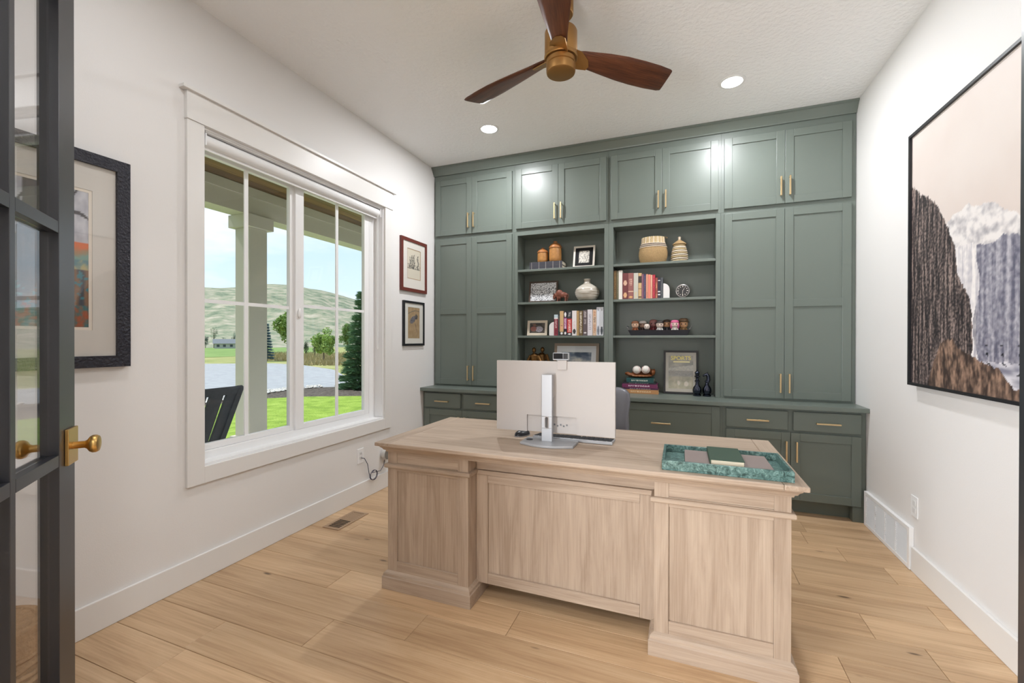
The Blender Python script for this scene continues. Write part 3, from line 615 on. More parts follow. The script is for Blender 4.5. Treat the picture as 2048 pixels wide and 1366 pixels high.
# hillside beyond
HILL = noise_mat('scrub_hillside', [(.34, S(92, 106, 84)), (.46, S(132, 138, 112)), (.55, S(158, 152, 130)), (.68, S(184, 172, 154))], .2, detail=15, bump=(.4, .5))
prof = [(404, 582), (460, 583), (500, 579), (537, 575), (575, 578), (604, 581), (640, 587), (676, 596), (723, 608), (780, 622), (840, 640)]
def az(u): d = ray(u, 683); return math.degrees(math.atan2(d.y, d.x))
hp = sorted([(az(u), (683-v)/F_PX/math.cos(math.atan((u-1024)/F_PX))**-1) for u, v in prof]); hv_ = MB(); P = []; NA, NR = 150, 26
for i in range(NA+1):
    a = 60+190*i/NA
    q = hp[0][1] if a <= hp[0][0] else hp[-1][1]
    for (x0, y0), (x1, y1) in zip(hp, hp[1:]):
        if x0 <= a <= x1: q = y0+(y1-y0)*(a-x0)/(x1-x0)
    if a < hp[0][0]: q = max(.01, q-(hp[0][0]-a)*.0016)
    q *= 1+.012*fbm(a*.9, 0, 3)
    for j in range(NR+1):
        d = 95+265*j/NR; s = min(1, j/20.0); top = CAM_H+q*(95+265*20/NR)
        z = GZ-.5+(top-GZ+.5)*(3*s**2-2*s**3)*(.92+.08*s) if j <= 20 else top-(j-20)*3.0
        if 0 < j < 20: z += 1.6*fbm(a*.35, d*.03, 5)*math.sin(PI*s)
        P.append((d*math.cos(math.radians(a)), d*math.sin(math.radians(a)), z))
for i in range(NA):
    for j in range(NR): b = i*(NR+1)+j; hv_.f.append((b, b+1, b+NR+2, b+NR+1))
hv_.v = P
struct(hv_, 'hillside', HILL, smooth=80)
# scrub dots on the hill and dry brush beside the road
def leaf_cloud(b, centers, n, size, rnd, flat=.0):
    for _ in range(n):
        c, r = centers[rnd.randrange(len(centers))]
        v = Vector((rnd.gauss(0, 1), rnd.gauss(0, 1), rnd.gauss(0, 1))).normalized()*rnd.random()**.4
        p = Vector((c[0]+v.x*r[0], c[1]+v.y*r[1], c[2]+v.z*r[2])); s = size*rnd.uniform(.6, 1.3)
        a = Vector((rnd.gauss(0, 1), rnd.gauss(0, 1), rnd.gauss(0, .6))).normalized(); t = a.cross(Vector((rnd.gauss(0, 1), rnd.gauss(0, 1), rnd.gauss(0, 1)))).normalized()
        b.add([p-a*s, p+t*s*.55, p+a*s, p-t*s*.55], [(0, 1, 2, 3)])
def leaf_mat(name, c):
    m = mat(name, S(*c), .6, var=(1.2, .35)); return m
CLEAR = []
def tree(name, label, u, vbase, vtop, rw, crown_frac, col, seed, X=None, group=None, n=1500, leaf=None, zg=GZ-.04, dist=None):
    rnd = random.Random(seed); p = px(u, vbase, Z=zg) if dist is None else None
    if dist: d = ray(u, 683); p = Vector((d.x*dist, d.y*dist, zg))
    dep = p.dot(Vector((fw.x, fw.y, 0))); ht = CAM_H+(683-vtop)/F_PX*dep-zg; r = rw/F_PX*dep
    o = thing(name, label, 'tree', p, group); CLEAR.append((p, r*1.08))
    cz = ht*(1-crown_frac/2); cr = ht*crown_frac/2
    build(MB().tube([(p.x, p.y, zg-.05), (p.x+.03*ht*rnd.uniform(-1, 1), p.y, zg+ht*.4), (p.x, p.y, zg+ht*.85)], [ht*.022, ht*.015, ht*.005], 8), 'trunk', mat('bark', S(104, 86, 70), .9), o)
    cs = []
    for _ in range(26):
        v = Vector((rnd.gauss(0, 1), rnd.gauss(0, 1), rnd.gauss(0, 1))).normalized()*rnd.uniform(.25, .8); q = rnd.uniform(.22, .42); tp = 1-.35*max(0, v.z)
        cs.append(((p.x+v.x*r*tp, p.y+v.y*r*tp, zg+cz+v.z*cr), (r*q, r*q, cr*q)))
    b = MB(); leaf_cloud(b, cs, n, leaf or r*.085, rnd)
    f = build(b, 'foliage', leaf_mat('leaves_%02x%02x%02x' % col, col), o); f['kind'] = 'stuff'; return o
def conifer(name, label, u, vbase, vtop, rw, col, seed, dist=None, zg=GZ-.04, n=2600, leaf=None, lift=.08):
    rnd = random.Random(seed); p = px(u, vbase, Z=zg) if dist is None else None
    if dist: d = ray(u, 683); p = Vector((d.x*dist, d.y*dist, zg))
    dep = p.dot(Vector((fw.x, fw.y, 0))); ht = CAM_H+(683-vtop)/F_PX*dep-zg; r = rw/F_PX*dep
    o = thing(name, label, 'tree', p); CLEAR.append((p, r*1.05))
    build(MB().tube([(p.x, p.y, zg-.05), (p.x, p.y, zg+ht*.95)], [ht*.025, ht*.004], 8), 'trunk', mat('bark', S(104, 86, 70), .9), o)
    b = MB(); s0 = leaf or ht*.05
    tiers = 13
    for _ in range(n):
        k = rnd.randrange(tiers); h = lift+(1-lift)*(k+rnd.random()*.6)/tiers; a = rnd.uniform(0, 2*PI); rr_ = r*(1-h*.93)*(.86+.14*math.sin(a*5+k*1.7))*rnd.random()**.45
        q = Vector((p.x+rr_*math.cos(a), p.y+rr_*math.sin(a), zg+ht*h-rr_*.18)); dv = Vector((math.cos(a), math.sin(a), rnd.uniform(-.2, .55))).normalized(); t = dv.cross(Vector((rnd.gauss(0, 1), rnd.gauss(0, 1), rnd.gauss(0, 1)))).normalized(); s = s0*rnd.uniform(.6, 1.2)
        b.add([q-dv*s*.6, q+t*s*.16, q+dv*s, q-t*s*.16], [(0, 1, 2, 3)])
    f = build(b, 'foliage', leaf_mat('needles_%02x%02x%02x' % col, col), o); f['kind'] = 'stuff'; return o
tree('street_tree', 'leafy green street tree right of the porch column', 576, 716, 618, 30, .74, (128, 154, 72), 1, n=6000)
conifer('blue_spruce', 'blue-grey spruce beside the porch column', 533, 722, 650, 16, (104, 128, 138), 2, n=4200)
tree('street_tree', 'light yellow-green bushy tree through the third pane', 648, 724, 660, 26, .88, (150, 176, 86), 3, n=5200)
tree('street_tree', 'darker green tree between the light tree and the pine', 696, 719, 644, 20, .74, (120, 148, 76), 4, n=4600)
conifer('pine_tree', 'tall dark green pine at the right edge of the window', 728, 776, 585, 50, (96, 128, 88), 5, n=15000, leaf=.2, zg=GZ, lift=.04)
tree('shrub_tree', 'dark rounded shrub left of the light yellow-green tree', 612, 712, 682, 9, .95, (74, 92, 62), 6, n=1200)
tree('shrub_tree', 'brownish green shrub behind the light yellow-green tree', 630, 713, 680, 9, .95, (92, 92, 58), 7, n=1200)
tree('distant_tree', 'grey-green far tree in front of the distant house roof', 447, 696, 677, 6, .9, (96, 112, 92), 8, n=900)
tree('distant_tree', 'pale bare-looking far tree above the distant house', 428, 696, 656, 9, .8, (158, 160, 138), 9, n=700)
tree('distant_tree', 'dark far tree at the left edge of the window', 411, 696, 675, 9, .95, (78, 98, 86), 10, n=900)
tree('distant_tree', 'dark far tree just left of the porch column', 468, 696, 664, 7, .95, (74, 96, 84), 12, n=900)
# pale stones along the lawn edge
rs_ = random.Random(11); stn = MB()
def ico(b, c, r):
    P = [(0, 0, 1), (.9, 0, .3), (.28, .86, .3), (-.73, .53, .3), (-.73, -.53, .3), (.28, -.86, .3), (0, 0, -.6)]
    b.add([(c[0]+x*r*rs_.uniform(.8, 1.25), c[1]+y*r*rs_.uniform(.8, 1.25), c[2]+z*r*.8) for x, y, z in P], [(0, 1, 2), (0, 2, 3), (0, 3, 4), (0, 4, 5), (0, 5, 1), (6, 2, 1), (6, 3, 2), (6, 4, 3), (6, 5, 4), (6, 1, 5)])
for (a, b) in zip(outer[2:8], outer[3:9]):
    d = Vector((b[0]-a[0], b[1]-a[1])); nn = int(d.length*75)
    for i in range(nn):
        q = rs_.random(); off = rs_.uniform(-.42, .28); px_, py_ = a[0]+d.x*q, a[1]+d.y*q; nrm = Vector((-d.y, d.x)).normalized()
        if (Vector((px_, py_, GZ))-CLEAR[4][0]).length < CLEAR[4][1]*1.4+.3: continue
        ico(stn, (px_-nrm.x*off, py_-nrm.y*off, GZ+.02), rs_.uniform(.03, .075))
tag(build(stn, 'edging_stones', mat('pale_river_stone', S(214, 206, 196), .8, var=(3, .2))), 'band of pale river stones between lawn and road', 'stones', kind='stuff')
br = MB(); rnd = random.Random(5)
for _ in range(5200):
    u = rnd.uniform(530, 725); v = rnd.uniform(707, 722 if u < 600 else 731); 
    if u > 690 and v > 724: continue
    p = px(u, v, Z=GZ-.04)
    if any((p-q).length < rr0 for q, rr0 in CLEAR): continue
    h = rnd.uniform(.12, .42); w = rnd.uniform(.03, .08); a = rnd.uniform(0, PI); q = Vector((math.cos(a)*w, math.sin(a)*w, 0)); tip = Vector((rnd.gauss(0, .08), rnd.gauss(0, .08), h))
    br.add([p-q, p+q, p+tip], [(0, 1, 2)])
tag(build(br, 'dry_brush', mat('dry_grass_stems', S(172, 156, 112), .9, var=(.6, .3))), 'strip of dry tall grass along the far side of the road', 'dry grass', kind='stuff')
# distant house
hd_ = px(452, 697, Z=GZ-.04); hx, hy, hz = hd_.x, hd_.y, GZ-.04
hs_ = thing('distant_house', 'low distant house with grey roof across the field', 'house', (hx, hy, hz), rotz=az(452)*PI/180-PI/2, local=True)
sc = hd_.length/80
build(MB().box(-1.5*sc, 1.4*sc, 0, 1.6*sc, 0, .75*sc), 'walls', mat('house_wall', S(186, 182, 174), .8), hs_)
build(MB().prism([(-.25*sc, .75*sc), (1.85*sc, .75*sc), (.8*sc, 1.45*sc)], 'X', -1.7*sc, 1.6*sc), 'roof', mat('house_roof', S(126, 128, 132), .8), hs_)
for x in (-1.0, -.2, .7): build(MB().box((x-.18)*sc, (x+.18)*sc, -.02*sc, -.001, .25*sc, .6*sc), 'window', mat('house_window', S(60, 66, 76), .2), hs_)

# ------------------------------------------------------------------ French doors at the entrance
def french_door(name, hinge, ang, flip, label):
    """leaf along local +X from its hinge, room-side face at local y=0 on the -Y side; flip mirrors the faces"""
    d = thing(name, label, 'door', (hinge[0], hinge[1], 0), rotz=ang, local=True); d['kind'] = 'structure'
    W, Ht, th = .762, 2.42, .045
    f = -1 if flip else 1
    def bx(x0, x1, y0, y1, z0, z1): return MB().box(x0, x1, min(f*y0, f*y1), max(f*y0, f*y1), z0, z1)
    for a, b in ((0, .113), (W-.113, W)): build(bx(a, b, 0, th, .008, Ht), 'stile', DOORBLK, d, bevel=.0012)
    for a, b in ((.008, .25), (2.27, Ht)): build(bx(.1135, W-.1135, 0, th, a, b), 'rail', DOORBLK, d, bevel=.0012)
    build(bx(.382, .407, .001, th-.001, .2505, 2.2695), 'muntin', DOORBLK, d, bevel=.001)
    zs = [.25, .9345, 1.597, 2.27]
    for z in zs[1:3]:
        for a, b in ((.1135, .3815), (.4075, W-.1135)): build(bx(a, b, .001, th-.001, z-.0165, z+.0165), 'muntin', DOORBLK, d, bevel=.001)
    for a, b in ((.1135, .3815), (.4075, W-.1135)):
        for i in range(3):
            lo = zs[i]+(.017 if i else .0005); hi = zs[i+1]-(.017 if i < 2 else .0005)
            build(bx(a, b, .0200, .0245, lo, hi), 'pane', GLASS, d)
    for sgn, y0 in ((-1, 0), (1, th)) if not flip else ():                    # plates and knobs on both faces of the active leaf
        pl = build(bx(W-.078, W-.004, y0+sgn*.0002, y0+sgn*.009, .910, 1.016), 'lock_plate', BRASS, d, bevel=.0015)
        pr = [(.0105, .009), (.0105, .034), (.014, .040), (.023, .046), (.0265, .052), (.0265, .060), (.023, .066), (.012, .069)]
        build(MB().lathe([(r, f*(y0+sgn*h)) for r, h in pr], (W-.041, 0, .963), 28, 'Y'), 'knob', BRASS, pl, smooth=40)
    return d
door1 = french_door('door_1', (-1.14, .274), math.atan2(.637, -.770), False, 'dark navy glazed French door with brass knob, open at the left')
door2 = french_door('door_2', (.395, .274), math.radians(78.33), True, 'dark navy French door leaf whose edge shows at the far right')

# ------------------------------------------------------------------ pictures
def picture(name, label, cat, w, h, border, depth, fcol, mat_w, mat_col, art, nx, nz, loc, rot, glazed=True, inner=None, recess=.006, group=None, bot=None):
    o = thing(name, label, cat, loc, group, local=True, rot=rot)
    fm = fcol; b = border; fr = MB(); x0, x1 = -w/2, w/2
    for (P, Q, A, B) in (((x0, 0), (x1, 0), (x1-b, b), (x0+b, b)), ((x1, 0), (x1, h), (x1-b, h-b), (x1-b, b)), ((x1, h), (x0, h), (x0+b, h-b), (x1-b, h-b)), ((x0, h), (x0, 0), (x0+b, b), (x0+b, h-b))):
        fr.add([(P[0], 0, P[1]), (Q[0], 0, Q[1]), (A[0], 0, A[1]), (B[0], 0, B[1]), (P[0], depth, P[1]), (Q[0], depth, Q[1]), (A[0], depth, A[1]), (B[0], depth, B[1])],
               [(0, 1, 2, 3), (7, 6, 5, 4), (0, 4, 5, 1), (2, 6, 7, 3)])
    build(fr, 'frame', fm, o)
    build(MB().box(x0+b-.001, x1-b+.001, depth-.004, depth-.0005, b-.001, h-b+.001), 'backing', mat('backing_board', S(90, 80, 70), .8), o)
    ix0, ix1, iz0, iz1 = x0+b, x1-b, b, h-b; y = recess
    if mat_w:
        mw = mat_w if isinstance(mat_w, tuple) else (mat_w, mat_w); mb2 = MB(); m = mat('mat_board_%.4f_%.4f' % (mat_col[0], mat_col[2]), mat_col, .85); zb = bot if bot else mw[1]
        jx0, jx1, jz0, jz1 = ix0+mw[0], ix1-mw[0], iz0+zb, iz1-mw[1]
        for bx in ((ix0, jx0, iz0, iz1), (jx1, ix1, iz0, iz1), (jx0, jx1, iz0, jz0), (jx0, jx1, jz1, iz1)): mb2.box(bx[0], bx[1], y, y+.002, bx[2], bx[3])
        build(mb2, 'mat_board', m, o); y += .0022
        ix0, ix1, iz0, iz1 = jx0, jx1, jz0, jz1
        if inner:
            iw, ic = inner; mb3 = MB(); m = mat('inner_mat_%.4f' % ic[0], ic, .85)
            for bx in ((ix0, ix0+iw, iz0, iz1), (ix1-iw, ix1, iz0, iz1), (ix0+iw, ix1-iw, iz0, iz0+iw), (ix0+iw, ix1-iw, iz1-iw, iz1)): mb3.box(bx[0], bx[1], y, y+.001, bx[2], bx[3])
            build(mb3, 'inner_mat', m, o); y += .0012; ix0 += iw; ix1 -= iw; iz0 += iw; iz1 -= iw
    paint('print', ix1-ix0, iz1-iz0, nx, nz, art, o, y, None, ix0, iz0)
    if glazed: build(MB().box(x0+b-.0005, x1-b+.0005, recess-.004, recess-.002, b-.0005, h-b+.0005), 'glazing', GLASS, o)
    return o
def art_forest(u, v):
    n = fbm(u*5, v*7, 3); tr = abs(u-.60+.05*math.sin(v*5))
    c = mixc((.66, .66, .70), (.80, .80, .82), .5+fbm(u*14, v*10, 1))
    for k, (b0, sl) in enumerate(((.84, .5), (.72, .25), (.62, -.2), (.93, .7))):
        d = abs(v-(b0+sl*(u-.6)+.05*math.sin(u*14+k*2)))
        if d < .018-.008*abs(u-.6)*2: c = (.22, .19, .20)
    if v < .62: c = mixc((.85, .42, .18), (.45, .60, .55), min(1, max(0, (.66-v)*6+n)))
    if v < .50: c = mixc((.36, .52, .54), (.70, .66, .48), .5+1.2*fbm(u*16, v*18, 5))
    if v < .42: c = mixc((.22, .25, .28), (.50, .38, .28), .5+1.5*math.sin(u*40+6*fbm(u*3, v*2, 9))*.5)
    if v < .42 and fbm(u*20, v*20, 7) > .25: c = (.22, .48, .52)
    if v < .16: c = mixc((.20, .42, .44), (.62, .32, .18), .5+1.5*fbm(u*18, v*20, 2))
    if tr < .14 and v > .3: c = mixc((.20, .18, .19), (.32, .28, .27), .5+fbm(u*30, v*4, 4))
    return c
CANYON = lambda u, v: ((3.030-px(u, v, X=1.207).y)/1.192, (px(u, v, X=1.207).z-1.051)/1.344)
cliff = [CANYON(1800+a/1.8459, 80+b/1.8459) for a, b in ((52, 545), (75, 548), (90, 572), (120, 578), (155, 612), (190, 685), (220, 760), (230, 870), (275, 950), (285, 1020), (286, 1290))]
ridge = [CANYON(1800+a/1.8459, 80+b/1.8459) for a, b in ((190, 680), (215, 640), (245, 628), (270, 600), (290, 612), (310, 610), (345, 596), (372, 596), (385, 612), (440, 632), (470, 640), (560, 600))]
rock = [CANYON(1800+a/1.8459, 80+b/1.8459) for a, b in ((118, 1262), (140, 1190), (165, 1120), (190, 1104), (212, 1106), (232, 1140), (280, 1165), (330, 1195), (385, 1215), (410, 1250), (440, 1290))]
def pl(pts, u):
    if u <= pts[0][0]: return pts[0][1]
    for (a, b), (c, d) in zip(pts, pts[1:]):
        if a <= u <= c: return b+(d-b)*(u-a)/max(1e-6, c-a)
    return pts[-1][1]
def art_canyon(u, v):
    n = fbm(u*3, v*3, 1); c = mixc((.88, .84, .815), (.84, .785, .755), .5+.5*n-.2*v)
    rv = pl(ridge, u)+.008*fbm(u*40, 0, 2)
    if u > ridge[0][0]-.05 and v < rv:
        c = mixc((.91, .89, .88), (.56, .55, .58), min(.8, (rv-v)*2.2)+.55*fbm(u*9, v*18, 3)+.45*fbm(u*34, v*44, 3))
    if v < .475+.02*fbm(u*12, 0, 8) and u > .47: c = mixc((.72, .71, .74), (.36, .36, .43), .48+.6*fbm(u*45, v*4, 6)+.5*fbm(u*60, v*60, 4))
    if u > .25 and u < .47+.02*math.sin(v*22) and v < .49: c = mixc((.93, .91, .90), (.66, .65, .69), .3+.9*fbm(u*50, v*4, 8)+.3*fbm(u*50, v*50, 1))
    if v < .105+.012*fbm(u*14, 0, 3): c = mixc((.84, .83, .85), (.50, .50, .56), .4+.9*fbm(u*9, v*40, 1))
    if u > .48 and .07 < v < .16 and math.sin(u*80+3*math.sin(v*60))*math.sin(v*110) > .86: c = (.13, .14, .18)
    if u <= cliff[-2][0]+.012*fbm(0, v*22, 4) and v < pl(cliff[:-1], u)+.015*fbm(u*70, 0, 5):
        c = mixc((.13, .11, .12), (.60, .53, .50), .36+.85*fbm(u*70, v*6, 9)+.7*fbm(u*100, v*100, 2))
    if rock[0][0] < u and v < pl(rock, u)+.008*fbm(u*50, 0, 7): c = mixc((.22, .17, .15), (.64, .52, .44), .45+.9*fbm(u*24, v*12, 11)+.5*fbm(u*80, v*40, 2))
    return c
def art_sketch(u, v):
    c = (.87, .84, .77)
    for x, hh in ((.22, .72), (.36, .80), (.5, .84), (.80, .82)):
        if abs(u-x+.03*math.sin(v*20)) < .055*(1 if v < hh-.08 else .6) and .34 < v < hh and fbm(u*60, v*60, 2) > -.12: c = (.30, .28, .26)
    if .34 < v < .5 and fbm(u*24, v*40, 4) > .12: c = (.42, .40, .37)
    if v < .36 and v > .35: c = (.4, .38, .34)
    if u < .03 or u > .97 or v < .02 or v > .98: c = (.66, .52, .36)
    return c
def art_bird(u, v):
    c = mixc((.70, .60, .46), (.64, .54, .40), .5+fbm(u*8, v*8, 1))
    d = math.hypot((u-.42+.35*(v-.6))/.26, (v-.60-.35*(u-.42))/.11)
    if d < 1: c = mixc((.30, .30, .34), (.62, .60, .60), .4+fbm(u*20, v*20, 5))
    if abs(v-(.82+.12*math.sin(u*2.2)-.04)) < .012: c = (.42, .40, .36)
    if math.hypot(u-.72, (v-.70)*1.4) < .12: c = mixc((.20, .20, .22), (.55, .5, .46), .4+fbm(u*25, v*25, 3))
    if abs(u-(.62+.5*(.50-v))) < .03 and .2 < v < .5 and fbm(u*30, v*30, 6) > 0: c = (.48, .40, .38)
    return c
NAVYFR = mat('ornate_navy_frame', S(36, 36, 46), .35, .2, bump=(90, .8, 4), var=(60, .7)); REDFR = mat('mahogany_frame', S(104, 48, 40), .4, var=(30, .15)); BLKFR = mat('black_frame', S(26, 26, 30), .45)
WALLL = L+.0005
picture('framed_picture', 'large ornate dark frame with a forest picture, hung beside the open door', 'picture', .70, .925, .050, .030, NAVYFR, (.083, .112), S(214, 209, 201), art_forest, 70, 110, (WALLL+.03, .885, 1.157), (0, 0, PI/2), inner=(.012, S(232, 222, 208)), recess=.014)
picture('framed_picture', 'small reddish wood frame with an ink sketch, upper of two left of the cabinets', 'picture', .428, .497, .030, .022, REDFR, (.072, .062), S(232, 227, 219), art_sketch, 50, 70, (WALLL+.022, 3.545, 1.736), (0, 0, PI/2), recess=.008, bot=.09)
picture('framed_picture', 'small black frame with a tan animal sketch, lower of two left of the cabinets', 'picture', .348, .422, .020, .020, BLKFR, (.056, .038), S(222, 220, 212), art_bird, 40, 60, (WALLL+.02, 3.545, 1.224), (0, 0, PI/2), recess=.008, bot=.05)
picture('canvas_picture', 'huge black-framed canvas of cliffs, waterfall and mountains on the right wall', 'picture', 1.22, 1.372, .014, .040, BLKFR, 0, None, art_canyon, 220, 250, (R-.0405, 3.044-.61, 1.037), (0, 0, -PI/2), glazed=False, recess=.012)

# ------------------------------------------------------------------ small fittings on walls and floor
ol = thing('wall_outlet', 'white wall outlet under the window with a dark cable plugged in', 'outlet', (L+.001, 2.81, .285))
pl_ = build(MB().box(L+.0003, L+.006, 2.774, 2.846, .290, .408), 'plate', VINYL, ol, bevel=.002)
for z in (.335, .368): build(MB().box(L+.0061, L+.0075, 2.796, 2.824, z-.013, z+.013), 'socket', mat('socket_white', S(222, 222, 222), .4), ol, bevel=.004); build(MB().box(L+.0076, L+.0079, 2.802, 2.805, z-.005, z+.005).box(L+.0076, L+.0079, 2.814, 2.817, z-.005, z+.005), 'slots', BLACK, ol)
spk = thing('smart_speaker', 'round grey puck speaker held on the wall beside the desk corner', 'speaker', (L+.03, 3.10, .255))
build(MB().lathe([(.030, L+.0005), (.030, L+.012)], (0, 3.10, .30), 24, 'X'), 'wall_mount', VINYL, spk, smooth=40)
build(MB().lathe([(.044, L+.0125), (.049, L+.018), (.049, L+.046), (.046, L+.05)], (0, 3.10, .30), 32, 'X'), 'body', mat('speaker_light_grey', S(200, 198, 195), .7), spk, smooth=40)
build(MB().lathe([(.0455, L+.0502), (.044, L+.052), (.02, L+.053)], (0, 3.10, .30), 32, 'X'), 'mesh_face', mat('speaker_mesh', S(128, 124, 118), .9, bump=(900, .5)), spk, smooth=40)
cx = L+.022
pts = [(L+.010, 2.812, .333), (cx, 2.835, .325), (cx, 2.872, .27), (cx, 2.89, .19)]
for k in range(26): a = PI*.95+2*PI*1.9*k/25; pts.append((cx+.004+.0006*k, 2.935+.042*math.cos(a), .165+.040*math.sin(a)))
pts += [(cx+.02, 3.01, .18), (cx+.012, 3.065, .215), (cx, 3.085, .24), (cx, 3.09, .2475)]
tag(build(MB().tube(pts, .0026, 7), 'power_cord', mat('navy_cord', S(34, 38, 66), .5), smooth=60), 'dark blue power cord with a loop, running from outlet to puck speaker', 'cord')
fv = thing('floor_vent', 'tan metal floor register set into the planks below the window', 'floor vent', (-2.2, 2.45, 0))
TAN = mat('tan_metal', S(176, 148, 120), .45, .3)
vx0, vx1, vy0, vy1 = -2.270, -2.130, 2.298, 2.600
build(MB().box(vx0, vx1, vy0, vy0+.02, .0004, .005).box(vx0, vx1, vy1-.02, vy1, .0004, .005).box(vx0, vx0+.022, vy0+.02, vy1-.02, .0004, .005).box(vx1-.022, vx1, vy0+.02, vy1-.02, .0004, .005), 'frame', TAN, fv, bevel=.0015)
build(MB().box(vx0+.0222, vx1-.0222, vy0+.0202, vy1-.0202, .0004, .0012), 'duct_opening', mat('duct_dark', S(40, 30, 24), .8), fv)
for k in range(13):
    yy = vy0+.026+k*.0195
    build(MB().box(vx0+.0225, vx1-.0225, yy, yy+(.004 if k < 6 else .0165), .0013, .0042), 'slat', TAN, fv)
gr = thing('return_grille', 'long white louvred return-air grille low on the right wall', 'grille', (R-.01, 3.39, 0))
gy0, gy1, gz0, gz1 = 3.060, 3.700, .002, .238
gx = R-.022
build(MB().box(gx, R-.0005, gy0, gy0+.028, gz0, gz1).box(gx, R-.0005, gy1-.028, gy1, gz0, gz1).box(gx, R-.0005, gy0+.028, gy1-.028, gz0, gz0+.024).box(gx, R-.0005, gy0+.028, gy1-.028, gz1-.024, gz1), 'frame', VINYL, gr, bevel=.002)
build(MB().box(R-.004, R-.0008, gy0+.0282, gy1-.0282, gz0+.0242, gz1-.0242), 'backing', mat('duct_grey', S(150, 150, 150), .8), gr)
for k in range(1, 4): yv = gy0+.028+k*(gy1-gy0-.056)/4; build(MB().box(gx+.001, R-.0045, yv-.003, yv+.003, gz0+.0243, gz1-.0243), 'divider', VINYL, gr)
nl = 16
for k in range(nl):
    z = gz0+.028+k*(gz1-gz0-.056)/(nl-1)
    build(MB().prism([(gx+.0015, z-.004), (gx+.003, z-.0045), (R-.005, z+.003), (R-.0065, z+.0038)], 'Y', gy0+.0283, gy1-.0283), 'louvre', VINYL, gr)
rp_ = thing('wall_outlet', 'white outlet plate on the right wall above the grille', 'outlet', (R-.001, 3.05, .305))
build(MB().box(R-.006, R-.0003, 3.012, 3.086, .303, .418), 'plate', VINYL, rp_, bevel=.002)
for z in (.340, .380): build(MB().box(R-.0074, R-.0061, 3.034, 3.064, z-.014, z+.014), 'socket', MATS['socket_white'], rp_, bevel=.004)
# woven basket behind the open door
wb = thing('wicker_basket', 'brown woven basket on the floor behind the open glazed door', 'basket', (-2.16, .70, 0))
WICK = mat('brown_wicker', S(150, 116, 82), .75, bump=(60, .8), var=(50, .4))
build(MB().lathe([(.12, .001), (.15, .05), (.175, .15), (.17, .25), (.155, .31)], (-2.16, .70, 0), 36), 'body', WICK, wb, smooth=60)
for k in range(12):
    z = .02+k*.026; r = .135+.045*math.sin(PI*min(1, z/.3))
    build(MB().tube([(-2.16+r*math.cos(t), .70+r*math.sin(t), z+.003*math.sin(12*t+k*PI)) for t in [2*PI*i/48 for i in range(48)]], .009, 6, True), 'coil', WICK, wb, smooth=60)

# ------------------------------------------------------------------ things on the shelves
def shelf_thing(name, label, cat, x, y, z, group=None): return thing(name, label, cat, (x, y, z), group)
def lathe_obj(name, prof, m, parent, x, y, z, n=36, sm=50, sy=1.0): return build(MB().lathe([(r, z+h) for r, h in prof], (x, y, 0), n, sy=sy), name, m, parent, smooth=sm)
z1, z2, z3, z4 = SHZ[0]+.0004, SHZ[1]+.0004, SHZ[2]+.0004, .8109
def book(label, x0, x1, z0, z1_, y0, y1, cover, art=None, group=None, cat='book'):
    """upright book, spine towards the room"""
    o = thing('book', label, cat, ((x0+x1)/2, (y0+y1)/2, z0), group); g = .0003; t = min(.0022, (x1-x0)*.16)
    cm_ = mat('cover_%02x%02x%02x' % cover, S(*cover), .5)
    c = MB().box(x0+g, x0+g+t, y0+.002, y1, z0, z1_).box(x1-g-t, x1-g, y0+.002, y1, z0, z1_).box(x0+g, x1-g, y0, y0+.002, z0, z1_)
    build(c, 'cover', cm_, o); build(MB().box(x0+g+t, x1-g-t, y0+.0021, y1-.004, z0+.002, z1_-.004), 'pages', PAPER, o)
    if art: paint('spine_print', x1-x0-2*g-.0006, z1_-z0-.001, 10, 56, art, o, y0-.0003, None, x0+g+.0003, z0+.0005)
    return o
def spine(base, marks):
    """marks: (v0,v1,colour,kind) kind: 'band' solid, 'text' broken letter strokes"""
    b = tuple(c/255 for c in base)
    def fn(u, v):
        c = b
        for v0, v1, col, kind in marks:
            if v0 <= v <= v1:
                k = tuple(q/255 for q in col)
                if kind == 'band': c = k
                elif kind == 'text' and .25 < u < .75 and int(v*56) % 4 != 0 and fbm(u*9, v*40, len(marks)) > -.12: c = k
                elif kind == 'blob' and (u-.5)**2/.1+((v-(v0+v1)/2)/((v1-v0)/2))**2 < 1: c = k
        return c
    return fn
YB = 3.966
def bx_of(off, sc, a): return px(off[0]+a/sc, 640, Y=YB).x
def tz(off, sc, a, b): return px(off[0]+a/sc, off[1]+b/sc, Y=YB).z
o3, s3 = (1040, 610), 11.38
W = (238, 236, 234); K = (34, 34, 38)
